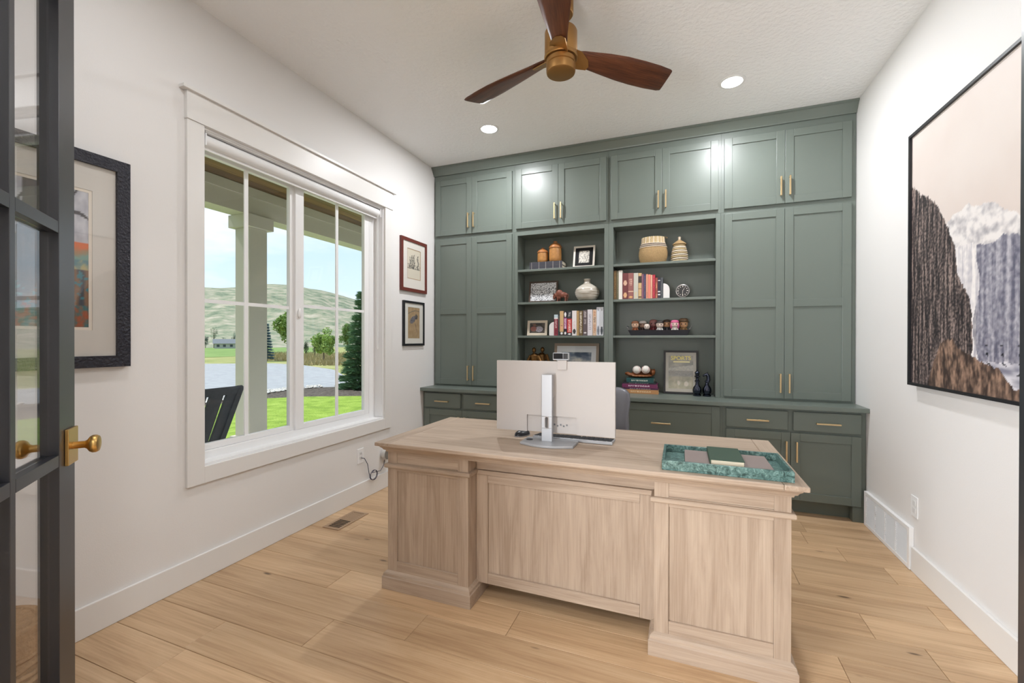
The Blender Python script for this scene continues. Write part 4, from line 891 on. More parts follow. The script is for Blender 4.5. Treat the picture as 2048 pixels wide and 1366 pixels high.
low = [(775, 864, 218, (138, 48, 62), [(.85, 1, (190, 208, 214), 'band'), (.8, .84, W, 'band'), (.35, .75, (220, 190, 190), 'text'), (.08, .28, (90, 30, 44), 'text')], 'crimson book with a pale blue band on top, first beside the left white bookend'),
       (866, 903, 205, (52, 62, 66), [(.2, .9, (120, 110, 100), 'text')], 'thin dark teal book between the crimson and the tan one'),
       (905, 992, 138, (206, 172, 124), [(.2, .48, (224, 170, 130), 'blob'), (.38, .44, (60, 44, 36), 'text'), (0, .16, (50, 44, 42), 'band'), (.04, .14, W, 'blob')], 'tan book with a face at the foot of its spine'),
       (996, 1066, 150, (38, 32, 44), [(.78, .98, W, 'blob'), (.28, .74, (170, 90, 140), 'band'), (.3, .72, W, 'text'), (.04, .16, W, 'blob')], 'black and violet book with a white emblem at the head'),
       (1070, 1181, 138, (42, 44, 50), [(.76, .95, (210, 210, 210), 'text'), (.12, .68, (196, 62, 58), 'band'), (.14, .66, (236, 210, 200), 'text'), (.03, .09, W, 'blob')], 'thick dark book with a broad red title panel'),
       (1185, 1288, 128, (232, 226, 224), [(.30, .6, (224, 200, 205), 'text'), (.06, .27, (60, 56, 58), 'blob')], 'thick white book with a small dark figure low on the spine'),
       (1291, 1338, 132, (190, 158, 108), [(.1, .9, (170, 138, 90), 'text')], 'narrow sand-coloured book beside the white one'),
       (1340, 1428, 130, (116, 94, 62), [(.1, .95, (232, 226, 210), 'text')], 'olive brown book with white lettering down its spine'),
       (1434, 1532, 118, (98, 86, 88), [(.72, .95, (200, 190, 188), 'text'), (.46, .66, (190, 180, 178), 'text'), (.08, .13, W, 'blob')], 'thick grey-brown book with silver lettering'),
       (1536, 1648, 102, (222, 216, 220), [(.2, .85, (170, 165, 175), 'text')], 'thick pale grey book with faint lettering'),
       (1654, 1738, 104, (214, 186, 160), [(.5, .7, (90, 70, 62), 'text'), (.75, .95, (190, 120, 80), 'text'), (.1, .45, (176, 112, 74), 'text')], 'orange and tan patterned book next to the tall white pair'),
       (1741, 1819, 48, (226, 228, 236), [(.86, .96, (120, 120, 130), 'text'), (0, .34, (120, 124, 134), 'blob')], 'tall white book, left of the tall pair at the shelf end'),
       (1820, 1902, 46, (230, 232, 238), [(.86, .96, (120, 120, 130), 'text'), (.02, .32, (70, 74, 84), 'blob')], 'tall white book, right of the tall pair at the shelf end')]
for a, b, top, col, marks, lb in low:
    book(lb, bx_of(o3, s3, a), bx_of(o3, s3, b), z3, tz(o3, s3, (a+b)/2, top), YB, YB+.15, col, spine(col, marks), 'books on the lower left shelf')
oR, sR = (1220, 530), 9.105
high = [(66, 118, 104, (112, 84, 48), [(.05, .95, (160, 128, 78), 'text')], 'brown and gold book at the left end of the red row'),
        (120, 153, 108, (120, 116, 90), [(.2, .9, (150, 140, 110), 'text')], 'thin olive book beside the tall white one'),
        (155, 223, 100, (236, 230, 222), [], 'tall plain white book in the red row'),
        (226, 325, 148, (112, 54, 56), [(.52, .72, (214, 176, 150), 'blob'), (.06, .26, (222, 176, 130), 'blob')], 'burgundy book with two gold emblems'),
        (328, 426, 146, (150, 94, 90), [(.52, .78, (220, 180, 160), 'text'), (.28, .31, (226, 190, 160), 'band'), (.05, .11, (226, 176, 110), 'blob')], 'dusty rose book with gilt lettering'),
        (429, 512, 146, (200, 196, 184), [(.02, .3, (216, 196, 150), 'text')], 'pale grey book in the red row'),
        (514, 573, 146, (206, 172, 124), [(.62, .88, (60, 50, 46), 'band'), (.38, .40, (60, 50, 46), 'band'), (.05, .1, (90, 70, 50), 'band')], 'cream book with a black title block'),
        (575, 611, 166, (140, 92, 104), [(.1, .9, (120, 80, 110), 'text')], 'narrow mauve book beside the navy one'),
        (613, 652, 164, (62, 58, 92), [(.1, .9, (120, 110, 130), 'text')], 'narrow navy book in the red row'),
        (654, 689, 166, (220, 156, 128), [(.05, .3, (200, 110, 90), 'text')], 'narrow peach book next to the navy one'),
        (691, 737, 172, (226, 134, 116), [], 'coral book in the middle of the red row'),
        (739, 769, 180, (230, 178, 150), [(.05, .5, (214, 130, 110), 'text')], 'narrow light peach book beside the bright red one'),
        (771, 822, 176, (164, 24, 48), [(.05, .95, (214, 90, 100), 'text')], 'bright crimson book in the red row'),
        (824, 866, 230, (150, 74, 62), [(.45, .75, (226, 180, 130), 'text'), (.05, .2, (226, 180, 130), 'text')], 'shorter rust red book with gold marks'),
        (868, 915, 230, (44, 42, 58), [(.84, .88, W, 'band'), (.30, .34, W, 'band'), (.15, .20, W, 'band')], 'short navy book with white bands'),
        (918, 964, 228, (78, 80, 84), [(.2, .8, (100, 100, 104), 'text')], 'short charcoal book against the right white bookend')]
for a, b, top, col, marks, lb in high:
    book(lb, bx_of(oR, sR, a), bx_of(oR, sR, b), z2, tz(oR, sR, (a+b)/2, top), YB, YB+.15, col, spine(col, marks) if marks else None, 'books on the upper right shelf')
WST = mat('white_marble', S(232, 228, 226), .35, var=(20, .04))
def bookend(label, x0, x1, z, h, left):
    w = x1-x0; arc = [(x0+w-w*math.cos(t), z+h-w+w*math.sin(t)) for t in [PI/2*i/10 for i in range(11)]]
    poly = arc+[(x1, z), (x0, z)] if left else [(x1-(p[0]-x0), p[1]) for p in arc]+[(x0, z), (x1, z)]
    o = build(MB().prism(poly, 'Y', YB+.002, YB+.11), 'bookend', WST, bevel=.0015); return tag(o, label, 'bookend', 'white arched bookends')
xb0 = bx_of(o3, s3, 775)
bookend('white quarter-round bookend at the left of the lower books', xb0-.049, xb0-.001, z3, .128, True)
xb1 = bx_of(oR, sR, 965)
bookend('white quarter-round bookend at the right of the red row of books', xb1+.001, xb1+.052, z2, .128, False)

# top left shelf: two flat books, two jars, white frame
def flat_book(label, x0, x1, y0, y1, z0, h, cover, marks=None, group=None, bands=None, rot=0):
    o = thing('book', label, 'book', ((x0+x1)/2, (y0+y1)/2, z0), group); m = mat('cover_%02x%02x%02x' % cover, S(*cover), .45); t = .0025
    build(MB().box(x0, x1, y0+.002, y1, z0, z0+t).box(x0, x1, y0+.002, y1, z0+h-t, z0+h).box(x0, x1, y0, y0+.002, z0, z0+h), 'cover', m, o, bevel=.0005)
    build(MB().box(x0+.004, x1-.004, y0+.0021, y1-.004, z0+t, z0+h-t), 'pages', PAPER, o)
    for b in bands or []: build(MB().box(x0+(x1-x0)*b-.003, x0+(x1-x0)*b+.003, y0-.001, y0-.0001, z0, z0+h), 'spine_band', mat('silver_band', S(150, 146, 144), .4, .6), o)
    if marks: paint('spine_print', x1-x0-.004, h-.003, 70, 8, marks, o, y0-.0003, None, x0+.002, z0+.0015)
    return o
for k, (z, h, lb) in enumerate([(z1, .034, 'dark leather book with silver bands, lower of the flat pair under the jars'), (z1+.0343, .036, 'dark leather book with silver bands, upper of the flat pair under the jars')]):
    flat_book(lb, -1.352, -1.030, 3.972, 4.135, z, h, (64, 64, 72), None, 'flat books under the jars', (.06, .29, .5, .72, .92))
CLAY = mat('ochre_clay', S(178, 126, 70), .4, var=(35, .4)); CLAYR = mat('ochre_clay_lid', S(172, 112, 62), .4, var=(40, .35))
zj = z1+.0343+.0364
def jar(label, x, y, r, h):
    o = thing('clay_jar', label, 'jar', (x, y, zj), 'ochre lidded jars')
    lathe_obj('body', [(r*.80, 0), (r*.96, h*.05), (r, h*.2), (r*.98, h*.55), (r*.94, h*.645), (r*.94, h*.66)], CLAY, o, x, y, zj, 32)
    lathe_obj('lid', [(r*1.01, h*.662), (r*1.04, h*.69), (r*1.0, h*.73), (r*.80, h*.83), (r*.45, h*.90), (r*.28, h*.91), (r*.27, h*.95), (r*.34, h*.98), (r*.2, h*1.0)], CLAYR, o, x, y, zj, 32); return o
jar('small ochre lidded jar, left one on the flat books', -1.247, 4.060, .052, .150); jar('tall ochre lidded jar, right one on the flat books', -1.121, 4.060, .060, .205)
def art_lines(u, v):
    c = (.88, .86, .82)
    if fbm(u*9, v*7, 2) > .05 and fbm(u*30, v*22, 5) > .0: c = (.30, .29, .27)
    return c
def lean(name_label, w, h, border, fm, mw, mc, art, x, y0, z, ang, nx=40, nz=40, depth=.014, glazed=False, bot=None, inner=None, name='picture_frame'):
    return picture(name, name_label, 'picture frame', w, h, border, depth, fm, mw, mc, art, nx, nz, (x, y0, z+depth*math.sin(ang)), (-ang, 0, 0), glazed, recess=.004, bot=bot, inner=inner)
WHT_FR = mat('white_frame', S(228, 220, 208), .5); 
lean('white frame with black mat and small drawing beside the clay jars', .203, .218, .018, WHT_FR, (.034, .030), S(22, 22, 24), art_lines, -.842, 4.030, z1+.0005, math.radians(14))
def art_ink(u, v):
    c = (.88, .88, .89); d = fbm(u*5, v*5, 1)
    if fbm(u*24, v*20, 4) > .22-.35*math.exp(-((v-.5)/.2)**2)*(.5+d): c = (.28, .29, .31)
    return c
lean('dark wood frame with a busy ink drawing beside the bison figurine', .290, .212, .016, mat('dark_walnut_frame', S(74, 56, 44), .5), 0, None, art_ink, -1.243, 4.045, z2+.0005, math.radians(9), 60, 44)
def art_photo(u, v):
    c = mixc((.22, .20, .19), (.36, .33, .30), .5+fbm(u*5, v*5, 2))
    if (u-.62)**2/.06+(v-.38)**2/.08 < 1: c = mixc((.80, .78, .80), (.55, .52, .58), .5+fbm(u*14, v*14, 3))
    if (u-.25)**2/.04+(v-.42)**2/.06 < 1: c = (.62, .40, .36)
    if (u-.30)**2+(v-.80)**2 < .012: c = (.50, .36, .30)
    return c
lean('small cream frame with a colour photo left of the lower books', .203, .148, .024, mat('cream_frame', S(222, 208, 188), .5), 0, None, art_photo, -1.300, 4.040, z3+.0005, math.radians(9), 40, 30)
def art_storm(u, v):
    c = mixc((.26, .34, .44), (.86, .85, .82), .35+1.1*fbm(u*3+1, v*4, 4)+.5*math.exp(-((u-.65)/.3)**2-((v-.6)/.3)**2))
    if v < .25: c = mixc((.16, .24, .32), (.55, .66, .70), .4+fbm(u*9, v*16, 6))
    if abs(u-.40-.25*(v-.3)) < .035 and v < .62 and fbm(u*20, v*12, 2) > -.1: c = (.15, .17, .22)
    return c
lean('wide taupe frame with a stormy sea picture behind the webcam', .434, .442, .026, mat('taupe_frame', S(166, 148, 130), .5), (.045, .060), S(236, 238, 240), art_storm, -.927, 4.050, z4+.0005, math.radians(10), 50, 50, .016, True)

# bison
BIS = mat('red_brown_carved_wood', S(124, 70, 54), .4, var=(60, .2))
bs = MB(); bx, by, bz = -1.06, 4.03, z2
E_ = lambda dx, dy, dz, rx, ry, rz, rot=None: bs.ell((bx+dx, by+dy, bz+dz), (rx, ry, rz), 12, rot)
E_(.028, 0, .066, .042, .022, .028); E_(-.012, 0, .080, .036, .024, .038); E_(-.045, 0, .066, .022, .018, .022); E_(-.062, 0, .052, .016, .014, .022); E_(-.066, 0, .034, .008, .008, .012); E_(-.012, 0, .045, .02, .016, .02)
for dx, dy in ((-.028, -.012), (-.014, .012), (.048, -.012), (.058, .012)): bs.tube([(bx+dx, by+dy, bz+.05), (bx+dx+.003, by+dy, bz+.024), (bx+dx, by+dy, bz+.001)], [.011, .0065, .0075], 8)
bs.tube([(bx+.068, by, bz+.075), (bx+.078, by, bz+.06), (bx+.076, by, bz+.038)], [.004, .003, .004], 6)
for s in (-1, 1): bs.tube([(bx-.055, by+s*.012, bz+.072), (bx-.058, by+s*.023, bz+.075), (bx-.058, by+s*.024, bz+.084)], [.005, .004, .002], 6)
tag(blob(bs, 'bison_figurine', BIS, None, .0022, 2), 'small red-brown carved bison standing beside the round vase', 'figurine')
# round vase
VAS = bpy.data.materials.new('speckled_cream_glaze'); VAS.use_nodes = True; t = VAS.node_tree; p = t.nodes['Principled BSDF']; p.inputs['Roughness'].default_value = .18
c = N(t, 'ShaderNodeTexCoord'); mpn = N(t, 'ShaderNodeMapping'); mpn.inputs['Scale'].default_value = (3, 3, 60); n1 = N(t, 'ShaderNodeTexNoise'); n1.inputs['Scale'].default_value = 2.2; n1.inputs['Detail'].default_value = 4
rv = ramp(t, [(.35, S(150, 140, 124)), (.5, S(200, 192, 178)), (.62, S(216, 212, 204))]); t.links.new(c.outputs['Object'], mpn.inputs[0]); t.links.new(mpn.outputs[0], n1.inputs['Vector']); t.links.new(n1.outputs['Fac'], rv.inputs[0]); t.links.new(rv.outputs[0], p.inputs['Base Color'])
vs = MB().lathe([(r, z2+h) for r, h in [(.056, 0), (.070, .003), (.094, .025), (.109, .056), (.113, .082), (.106, .108), (.085, .132), (.056, .150), (.035, .163), (.028, .178), (.029, .192), (.032, .205), (.026, .2055), (.022, .198)]], (-.806, 4.032, 0), 48)
tag(build(vs, 'vase', VAS, smooth=60), 'round cream glazed vase with a narrow neck', 'vase')
# bronze statue
BRZ = mat('bronze', S(120, 88, 52), .35, .9, var=(40, .3))
st = MB(); sxx, syy, szz = -1.297, 4.045, z4
def figure(st, x, y, z, h, arm, turn):
    k = h/1.75
    for s in (-1, 1): st.tube([(x+s*.09*k, y, z+.9*k), (x+s*.11*k, y-.02*k, z+.48*k), (x+s*.13*k, y, z+.05*k)], [.10*k, .08*k, .065*k], 8); st.ell((x+s*.13*k, y-.07*k, z+.04*k), (.06*k, .14*k, .05*k), 8)
    st.tube([(x, y, z+.85*k), (x, y, z+1.15*k), (x, y-.01*k, z+1.42*k), (x, y, z+1.5*k)], [.18*k, .19*k, .20*k, .10*k], 10)
    st.tube([(x, y, z+.55*k), (x, y, z+1.0*k)], [.24*k, .17*k], 10)
    st.ell((x+.03*k*turn, y-.02*k, z+1.65*k), (.095*k, .11*k, .13*k), 10)
    for s, pts in arm.items(): st.tube([(x+s*.19*k, y, z+1.4*k)]+[(x+a*k, y+b*k, z+c*k) for a, b, c in pts], [.085*k]+[.07*k]*(len(pts)-1)+[.055*k], 8)
figure(st, sxx-.018, syy-.02, szz+.022, .37, {-1: [(-.38, -.05, 1.05), (-.55, -.1, .72)], 1: [(.32, -.1, 1.1), (.40, -.2, .85)]}, -1)
figure(st, sxx+.042, syy+.02, szz+.022, .375, {-1: [(-.30, -.1, 1.1), (-.2, -.25, .9)], 1: [(.34, -.08, 1.12), (.26, -.12, 1.45)]}, 1)
so = thing('bronze_statue', 'bronze statue of two standing figures left of the monitor top', 'statue', (sxx+.01, syy, szz))
blob(st, 'figures', BRZ, so, .0032, 2); build(MB().box(sxx-.075, sxx+.10, syy-.06, syy+.06, szz, szz+.024), 'base', mat('statue_base', S(44, 36, 30), .4), so, bevel=.002)

# baskets
STRAW = mat('pale_straw', S(204, 182, 140), .8, bump=(220, .7), var=(140, .28)); STRAWD = mat('dark_straw', S(176, 146, 102), .8, bump=(220, .8), var=(170, .45)); DKB = mat('dark_thread', S(62, 50, 46), .8); WHS = mat('white_straw', S(224, 208, 186), .8, bump=(220, .4))
bk = thing('woven_basket', 'large woven straw basket with striped band on the top right shelf', 'basket', (-.223, 4.035, z1), 'baskets on the top right shelf')
X, Y_ = -.223, 4.035
def brad(h): return .098+.026*math.sin(PI*min(1, max(0, (h+.02)/.20)))-.004*max(0, (h-.15)/.08)
build(MB().lathe([(brad(h)*(.98 if h else .95), z1+h) for h in [0, .02, .04, .06, .08, .10, .12, .138]], (X, Y_, 0), 44, sy=.86), 'lower_body', STRAWD, bk, smooth=60)
build(MB().lathe([(brad(h)*.99, z1+h) for h in [.1385, .16, .18, .20, .218, .226]]+[(.080, z1+.224), (.078, z1+.16)], (X, Y_, 0), 44, sy=.86), 'upper_body', STRAW, bk, smooth=60)
for h, m in ((.138, WHS), (.146, DKB), (.153, WHS), (.161, DKB), (.168, WHS)): build(MB().tube([(X+(brad(h)+.0005)*math.cos(a), Y_+(brad(h)+.0005)*.86*math.sin(a), z1+h) for a in [2*PI*i/44 for i in range(44)]], .0040, 6, True), 'band_coil', m, bk, smooth=60)
for i in range(34):
    a = 2*PI*i/34; build(MB().tube([(X+(brad(h)-.001)*math.cos(a), Y_+(brad(h)-.001)*.86*math.sin(a), z1+h) for h in (.172, .185, .20, .215, .226)], .0042, 5), 'rib', STRAW if i % 2 else WHS, bk, smooth=60)
build(MB().tube([(X+(.08)*math.cos(a)+.035, Y_+.02+.03*math.sin(a), z1+.224+.020*math.sin(a)) for a in [PI*i/12 for i in range(13)]], .005, 6), 'handle', STRAW, bk, smooth=60)
sb = thing('lidded_basket', 'small coiled basket with pointed lid and knob on the top right shelf', 'basket', (-.006, 4.035, z1), 'baskets on the top right shelf')
X2 = -.006; hs = [.008+.0165*i for i in range(9)]
for i, h in enumerate(hs):
    r = .070-.0006*(i-1)**2*.75; r = max(r, .046)
    build(MB().lathe([(r*.9, z1+h-.0078), (r, z1+h-.005), (r+.002, z1+h), (r, z1+h+.005), (r*.9, z1+h+.0078)], (X2, Y_, 0), 32), 'coil', WHS if i % 2 else STRAW, sb, smooth=60)
    if i: build(MB().lathe([(r*.93, z1+h-.0098), (r+.0008, z1+h-.0085), (r*.93, z1+h-.007)], (X2, Y_, 0), 32), 'dark_coil', DKB, sb, smooth=60)
zl = z1+.008+.0165*8+.0085
build(MB().lathe([(.052, zl), (.058, zl+.004), (.050, zl+.014), (.034, zl+.027), (.018, zl+.038), (.010, zl+.043)], (X2, Y_, 0), 32), 'lid', STRAWD, sb, smooth=40)
build(MB().lathe([(.008, zl+.0432), (.012, zl+.050), (.010, zl+.058), (.0135, zl+.066), (.008, zl+.072)], (X2, Y_, 0), 16), 'knob', WHS, sb, smooth=60)

# clock
ck = thing('table_clock', 'round silver-rimmed dark-faced clock standing right of the red books', 'clock', (.021, 4.03, z2+.004), rot=(math.radians(-6), 0, math.radians(-6)), local=True)
CZ = .062
build(MB().lathe([(.050, .002), (.057, 0), (.058, .006), (.058, .022), (.054, .034), (.045, .04)], (0, 0, CZ), 40, 'Y'), 'case', mat('clock_steel', S(150, 148, 146), .25, .9), ck, smooth=40)
build(MB().lathe([(.0485, .0012), (.0485, .0018)], (0, 0, CZ), 40, 'Y'), 'dial', mat('dial_dark', S(48, 46, 46), .4), ck)
IV = mat('clock_ivory', S(222, 216, 204), .5)
for k in range(12):
    a = 2*PI*k/12; x, z = .038*math.sin(a), .038*math.cos(a); w = .0042 if k % 3 else .0058
    build(MB().obox((x, .0006, CZ+z), (w*.55*math.cos(a), 0, -w*.55*math.sin(a)), (0, .0004, 0), (w*math.sin(a), 0, w*math.cos(a))), 'hour_mark', IV, ck)
for a, ln in ((.55, .024), (PI+.04, .033)): build(MB().obox((ln*.45*math.sin(a), .0001, CZ+ln*.45*math.cos(a)), (.0013*math.cos(a), 0, -.0013*math.sin(a)), (0, .0004, 0), (ln*.55*math.sin(a), 0, ln*.55*math.cos(a))), 'hand', IV, ck)
build(MB().box(-.022, -.014, .004, .034, .0008, .010), 'foot', MATS['clock_steel'], ck); build(MB().box(.014, .022, .004, .034, .0008, .010), 'foot', MATS['clock_steel'], ck)

# long dark dish with the big-headed figurines
dz = z3
dsh = thing('wooden_dish', 'long dark boat-shaped dish holding the figurines', 'dish', (-.175, 4.03, dz))
DKW = mat('dark_grey_wood', S(56, 54, 62), .5, var=(40, .2))
d0, d1, e0_, e1_ = -.432, .083, 3.966, 4.132
dm = MB(); rows = [(.026, .018, .0), (.002, .0, .047), (.007, .006, .044), (.020, .016, .009)]
for ix, iy, hh in rows: pass
P = []
for ix, iy, hh in rows: P += [(d0+ix, e0_+iy, dz+hh), (d1-ix, e0_+iy, dz+hh), (d1-ix, e1_-iy, dz+hh), (d0+ix, e1_-iy, dz+hh)]
dm.add(P, [(3, 2, 1, 0), (12, 13, 14, 15)]+[(4*i+k, 4*i+(k+1) % 4, 4*i+4+(k+1) % 4, 4*i+4+k) for i in range(3) for k in range(4)])
build(dm, 'trough', DKW, dsh)
for xx, s in ((d1, 1), (d0, -1)): build(MB().tube([(xx-.010*s, e0_+.01, dz+.045), (xx+.012*s, e0_+.012, dz+.082), (xx+.012*s, e1_-.012, dz+.082), (xx-.010*s, e1_-.01, dz+.045)], .0028, 6), 'end_handle', mat('wire_grey', S(120, 118, 118), .4, .8), dsh, smooth=50)
figs = [(458, 1022, 'brown-haired figurine in an orange-brown jacket, first at the left of the dish', (224, 186, 158), (122, 76, 44), 'hair', (150, 84, 46), -.018), (597, 1020, 'figurine in a pale cap, second from the left and further back', (176, 140, 120), (214, 206, 200), 'cap', (70, 50, 44), .022),
        (672, 1072, 'short bald pale figurine, third from the left at the front', (226, 210, 198), None, None, (60, 56, 56), -.020), (790, 990, 'tall bald figurine with ruddy face and dark red top', (140, 92, 88), None, None, (104, 30, 34), .018),
        (907, 1018, 'pale figurine with dark swept hair and a white shirt', (232, 212, 198), (60, 54, 52), 'short', (222, 220, 216), -.014), (1037, 1000, 'tan-faced figurine with brown hair and a dark suit', (190, 144, 104), (66, 50, 40), 'short', (44, 44, 50), .016),
        (1180, 1006, 'pink-haired figurine in white, second from the right', (236, 206, 198), (206, 96, 138), 'long', (226, 222, 212), -.026), (1340, 970, 'figurine in a brown brimmed hat and tan coat, last at the right', (206, 160, 118), (112, 88, 64), 'hat', (158, 124, 80), .022)]
for xp, tp, lb, skin, hair, kind, coat, dy in figs:
    fy = 4.048+dy; pt = px(1220+xp/9.105, 530+tp/9.105, Y=fy); fx_, top = pt.x, pt.z; fz = dz+.0095; hgt = top-fz
    k = hgt/.118; o = thing('figurine', lb, 'figurine', (fx_, fy, fz), 'big-headed figurines in the dish')
    sk = mat('vinyl_%02x%02x%02x' % skin, S(*skin), .4); cm2 = mat('vinyl_%02x%02x%02x' % coat, S(*coat), .45)
    hc = top-.031*k-(.010*k if kind == 'hat' else 0)
    b = MB()
    for s in (-1, 1): b.tube([(fx_+s*.009*k, fy, fz), (fx_+s*.009*k, fy, fz+.02*k)], .0075*k, 8); b.tube([(fx_+s*.014*k, fy, hc-.030*k), (fx_+s*.023*k, fy-.004*k, hc-.048*k), (fx_+s*.020*k, fy-.012*k, hc-.058*k)], [.007*k, .006*k, .005*k], 7)
    b.tube([(fx_, fy, fz+.014*k), (fx_, fy, hc-.024*k)], [.017*k, .013*k], 12); build(b, 'body', cm2, o, smooth=60)
    hd = MB(); n = 20; P = []; rows2 = [(-.028, .5), (-.024, .80), (-.012, .98), (.004, 1.0), (.018, .92), (.026, .72), (.0295, .4)]
    hd_prof = [(.031*k*q, hc+h*k) for h, q in rows2]; hd.lathe(hd_prof, (fx_, fy, 0), 20, sy=.86); build(hd, 'head', sk, o, smooth=60)
    for s in (-1, 1): build(MB().ell((fx_+s*.013*k, fy-.0245*k, hc-.002*k), (.0044*k, .003*k, .005*k), 10), 'eye', BLACK, o, smooth=60)
    build(MB().ell((fx_, fy-.0268*k, hc-.008*k), (.0026*k, .002*k, .0018*k), 8), 'nose', sk, o, smooth=60)
    if hair:
        hm = mat('vinyl_%02x%02x%02x' % hair, S(*hair), .5); hb = MB()
        if kind in ('hair', 'short', 'long', 'cap'):
            hb.lathe([(.032*k, hc+.010*k), (.0335*k, hc+.014*k), (.031*k, hc+.024*k), (.022*k, hc+.031*k), (.008*k, hc+.034*k)], (fx_, fy+.001, 0), 20, sy=.9)
            if kind != 'cap': hb.ell((fx_, fy+.012*k, hc+(.0 if kind == 'short' else -.006)*k), (.0335*k, .022*k, (.022 if kind == 'short' else .030)*k), 14)
            if kind == 'long':
                for s in (-1, 1): hb.ell((fx_+s*.027*k, fy-.002*k, hc-.016*k), (.010*k, .016*k, .026*k), 10)
            if kind == 'cap': hb.lathe([(.036*k, hc+.010*k), (.038*k, hc+.012*k), (.036*k, hc+.014*k)], (fx_, fy-.006*k, 0), 20)
        else:
            hb.lathe([(.039*k, hc+.012*k), (.041*k, hc+.015*k), (.033*k, hc+.018*k), (.031*k, hc+.034*k), (.020*k, hc+.041*k)], (fx_, fy, 0), 22, sy=.9)
        build(hb, kind if kind in ('cap', 'hat') else 'hair', hm, o, smooth=60)

# counter level right: stacked books, glove, balls, magazine, chess pieces
def lett(col, bg, v0=.3, v1=.7, a=.18, b=.78):
    bgf = tuple(c/255 for c in bg); cf = tuple(c/255 for c in col)
    return lambda u, v: cf if (a < u < b and v0 < v < v1 and int(u*70) % 5 != 0 and fbm(u*60, v*6, 3) > -.15) else bgf
zz = z4
for x0, x1, h, cov, lt, lb in [(-.455, -.172, .036, (190, 140, 92), (226, 200, 160), 'tan hardback at the bottom of the stack under the baseball glove'), (-.465, -.173, .0135, (74, 40, 66), (200, 190, 190), 'thin dark plum book, second from the bottom of the stack'),
                           (-.478, -.180, .034, (118, 46, 88), (230, 210, 220), 'thick magenta book in the middle of the stack'), (-.471, -.193, .0125, (40, 38, 46), (170, 160, 160), 'thin black book on top of the magenta one'), (-.441, -.210, .036, (34, 78, 78), (210, 214, 200), 'teal hardback on top of the stack under the glove')]:
    flat_book(lb, x0, x1, 3.962, 4.125, zz, h, cov, lett(lt, cov), 'books stacked on the counter'); zz += h+.0003
GLV = mat('tan_glove_leather', S(140, 82, 44), .45, var=(30, .3), bump=(160, .2))
gv = MB(); gx, gyy = -.335, 4.055
zz += .0005
for dx, dy, dzv, rx, ry, rz in ((0, 0, .016, .105, .060, .015), (-.070, 0, .026, .050, .050, .016), (-.105, -.01, .034, .026, .034, .016), (.05, .01, .018, .055, .055, .016), (.112, .015, .046, .016, .045, .032), (.124, .02, .056, .009, .034, .026), (.05, .062, .075, .035, .012, .025), (.085, .052, .05, .034, .014, .03), (-.01, .05, .035, .07, .016, .026)):
    gv.ell((gx+dx, gyy+dy, zz+dzv), (rx, ry, rz), 12)
gl = thing('baseball_glove', 'tan leather baseball glove lying on the stacked books', 'glove', (gx, gyy, zz))
blob(gv, 'leather', GLV, gl, .0035, 3)
for k in range(5): build(MB().tube([(gx-.06+.03*k, gyy-.058, zz+.022), (gx-.055+.03*k, gyy-.062, zz+.016), (gx-.05+.03*k, gyy-.058, zz+.022)], .0016, 6), 'lacing', mat('pale_lace', S(196, 160, 120), .6), gl)
BALL = mat('white_baseball', S(232, 226, 218), .5); STI = mat('red_stitch', S(170, 60, 60), .6)
for bxx, bzz, lb, tilt in ((px(1220+386/7.191, 690+370/7.191, Y=4.035).x, zz+.070, 'baseball in the glove, left one', .4), (px(1220+512/7.191, 690+395/7.191, Y=4.02).x, zz+.0735, 'baseball in the glove, right one with visible stitching', -.3)):
    o = thing('baseball', lb, 'baseball', (bxx, 4.03, bzz-.0365), 'baseballs in the glove'); build(MB().ell((bxx, 4.03, bzz), (.0365, .0365, .0365), 24), 'ball', BALL, o, smooth=80)
    for s in (-1, 1):
        sp = []
        for i in range(40):
            a = 2*PI*i/40; v = Vector((math.cos(a)+.35*math.cos(3*a)*0, math.sin(a), s*(.55+.28*math.cos(2*a)))).normalized()*.0368; v.rotate(Matrix.Rotation(1.2+tilt, 3, 'X')); sp.append((bxx+v.x, 4.03+v.y, bzz+v.z))
        build(MB().tube(sp, .0009, 5, True), 'stitching', STI, o)
def art_mag(u, v):
    c = mixc((.40, .40, .36), (.62, .60, .52), .5+.8*fbm(u*3, v*6, 2))
    if .55 < v < .62+.1*u: c = mixc((.58, .58, .54), (.72, .70, .64), .5+fbm(u*12, v*20, 3))
    if v < .36: c = mixc((.50, .50, .38), (.66, .62, .50), .5+fbm(u*6, v*8, 7))
    if math.hypot((u-.42)*1.2, (v-.17)) < .07 or math.hypot((u-.72), (v-.15)*1.3) < .09: c = (.78, .74, .66)
    if .40 < v < .54: c = mixc((.34, .34, .32), (.56, .54, .48), .5+1.4*fbm(u*40, v*40, 5))
    return c
mg = lean('black-framed sports magazine cover with yellow title leaning on the counter', .284, .380, .017, BLKFR, (.024, .028), S(168, 162, 148), art_mag, .008, 4.055, z4+.0005, math.radians(9), 40, 56, .014, True)
def text_mesh(txt, size, m, parent, x, y, z, name, sxs=1.0):
    cu = bpy.data.curves.new('t', 'FONT'); cu.body = txt; cu.size = size; cu.align_x = 'CENTER'; cu.extrude = .0002; cu.offset = .0006
    to = bpy.data.objects.new('t', cu); COL.objects.link(to); dg = bpy.context.evaluated_depsgraph_get()
    me = bpy.data.meshes.new_from_object(to.evaluated_get(dg)); bpy.data.objects.remove(to); me.materials.clear(); me.materials.append(m)
    for vv in me.vertices: c = vv.co.copy(); vv.co = (x+c.x*sxs, y-c.z, z+c.y)
    o = bpy.data.objects.new(name, me); COL.objects.link(o); o.parent = parent; ORG[o] = Vector((0, 0, 0)); return o
YEL = mat('title_yellow', S(245, 226, 84), .5)
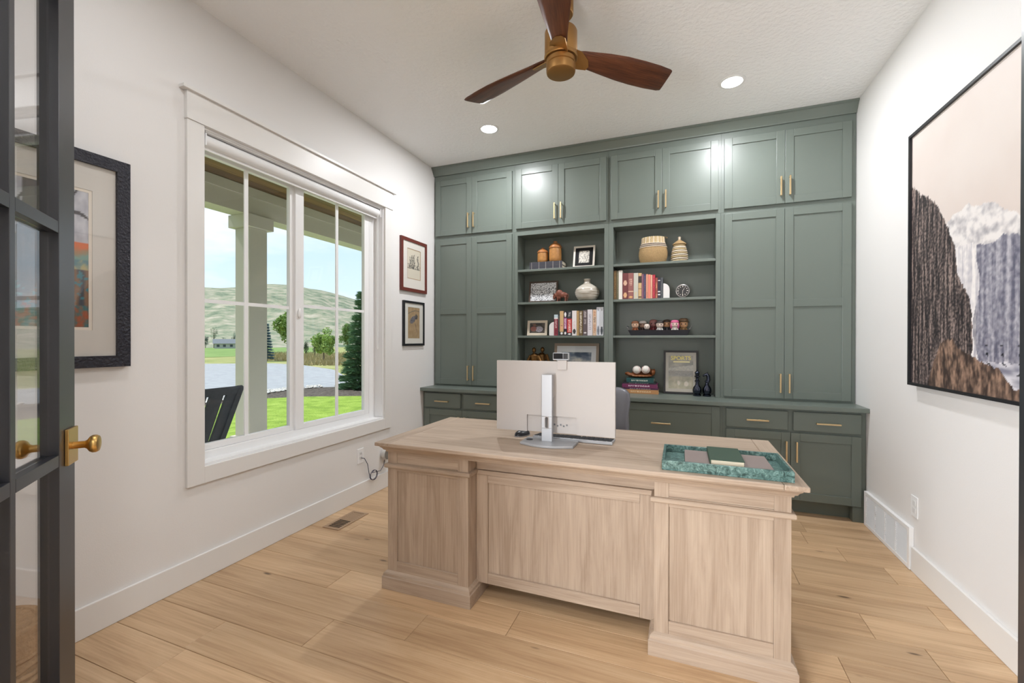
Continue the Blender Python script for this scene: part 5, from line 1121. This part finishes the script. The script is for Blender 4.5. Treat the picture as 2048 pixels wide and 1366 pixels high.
text_mesh('SPORTS', .049, YEL, mg, .0, .0055, .298, 'title', .98)
build(MB().box(-.062, .074, .0052, .0058, .275, .287), 'title_bar', mat('pale_yellow', S(240, 226, 150), .5), mg)
GUN = mat('dark_chrome', S(70, 74, 88), .12, 1.0)
def chess(label, x, y, prof, top):
    o = thing('chess_piece', label, 'chess piece', (x, y, z4), 'metal chess pieces'); build(MB().lathe([(r, z4+h) for r, h in prof], (x, y, 0), 36), 'base', GUN, o, smooth=50); top(o, x, y); return o
bprof = [(.030, 0), (.032, .003), (.032, .012), (.027, .016), (.024, .020), (.030, .026), (.0345, .040), (.035, .055), (.031, .072), (.022, .084), (.016, .092), (.013, .104), (.0125, .118)]
def qtop(o, x, y):
    build(MB().lathe([(.013, z4+.1182), (.020, z4+.122), (.020, z4+.128), (.012, z4+.134), (.010, z4+.150), (.014, z4+.158), (.022, z4+.163), (.022, z4+.168), (.013, z4+.172), (.016, z4+.186), (.020, z4+.196), (.016, z4+.204), (.008, z4+.209)], (x, y, 0), 30), 'crown', GUN, o, smooth=45)
    build(MB().ell((x, y, z4+.2165), (.0085, .0085, .0085), 14), 'finial', GUN, o, smooth=70)
def ktop(o, x, y):
    k = MB(); k.tube([(x+.002, y, z4+.112), (x+.010, y, z4+.140), (x+.008, y, z4+.170), (x-.004, y, z4+.188)], [.016, .017, .016, .012], 12); k.tube([(x+.002, y, z4+.186), (x-.018, y, z4+.178), (x-.032, y, z4+.166)], [.013, .010, .007], 10)
    for s in (-1, 1): k.tube([(x+.004, y+s*.005, z4+.192), (x+.006, y+s*.006, z4+.207)], [.004, .001], 6)
    blob(k, 'horse_head', GUN, o, .002, 2); build(MB().lathe([(.0125, z4+.1183), (.018, z4+.120), (.018, z4+.126), (.012, z4+.129)], (x, y, 0), 26), 'collar', GUN, o, smooth=50)
chess('dark chrome chess queen standing in front of the magazine frame', .137, 3.985, bprof, qtop); chess('dark chrome chess knight at the right end of the counter display', .213, 3.990, bprof[:-1]+[(.0125, .118)], ktop)
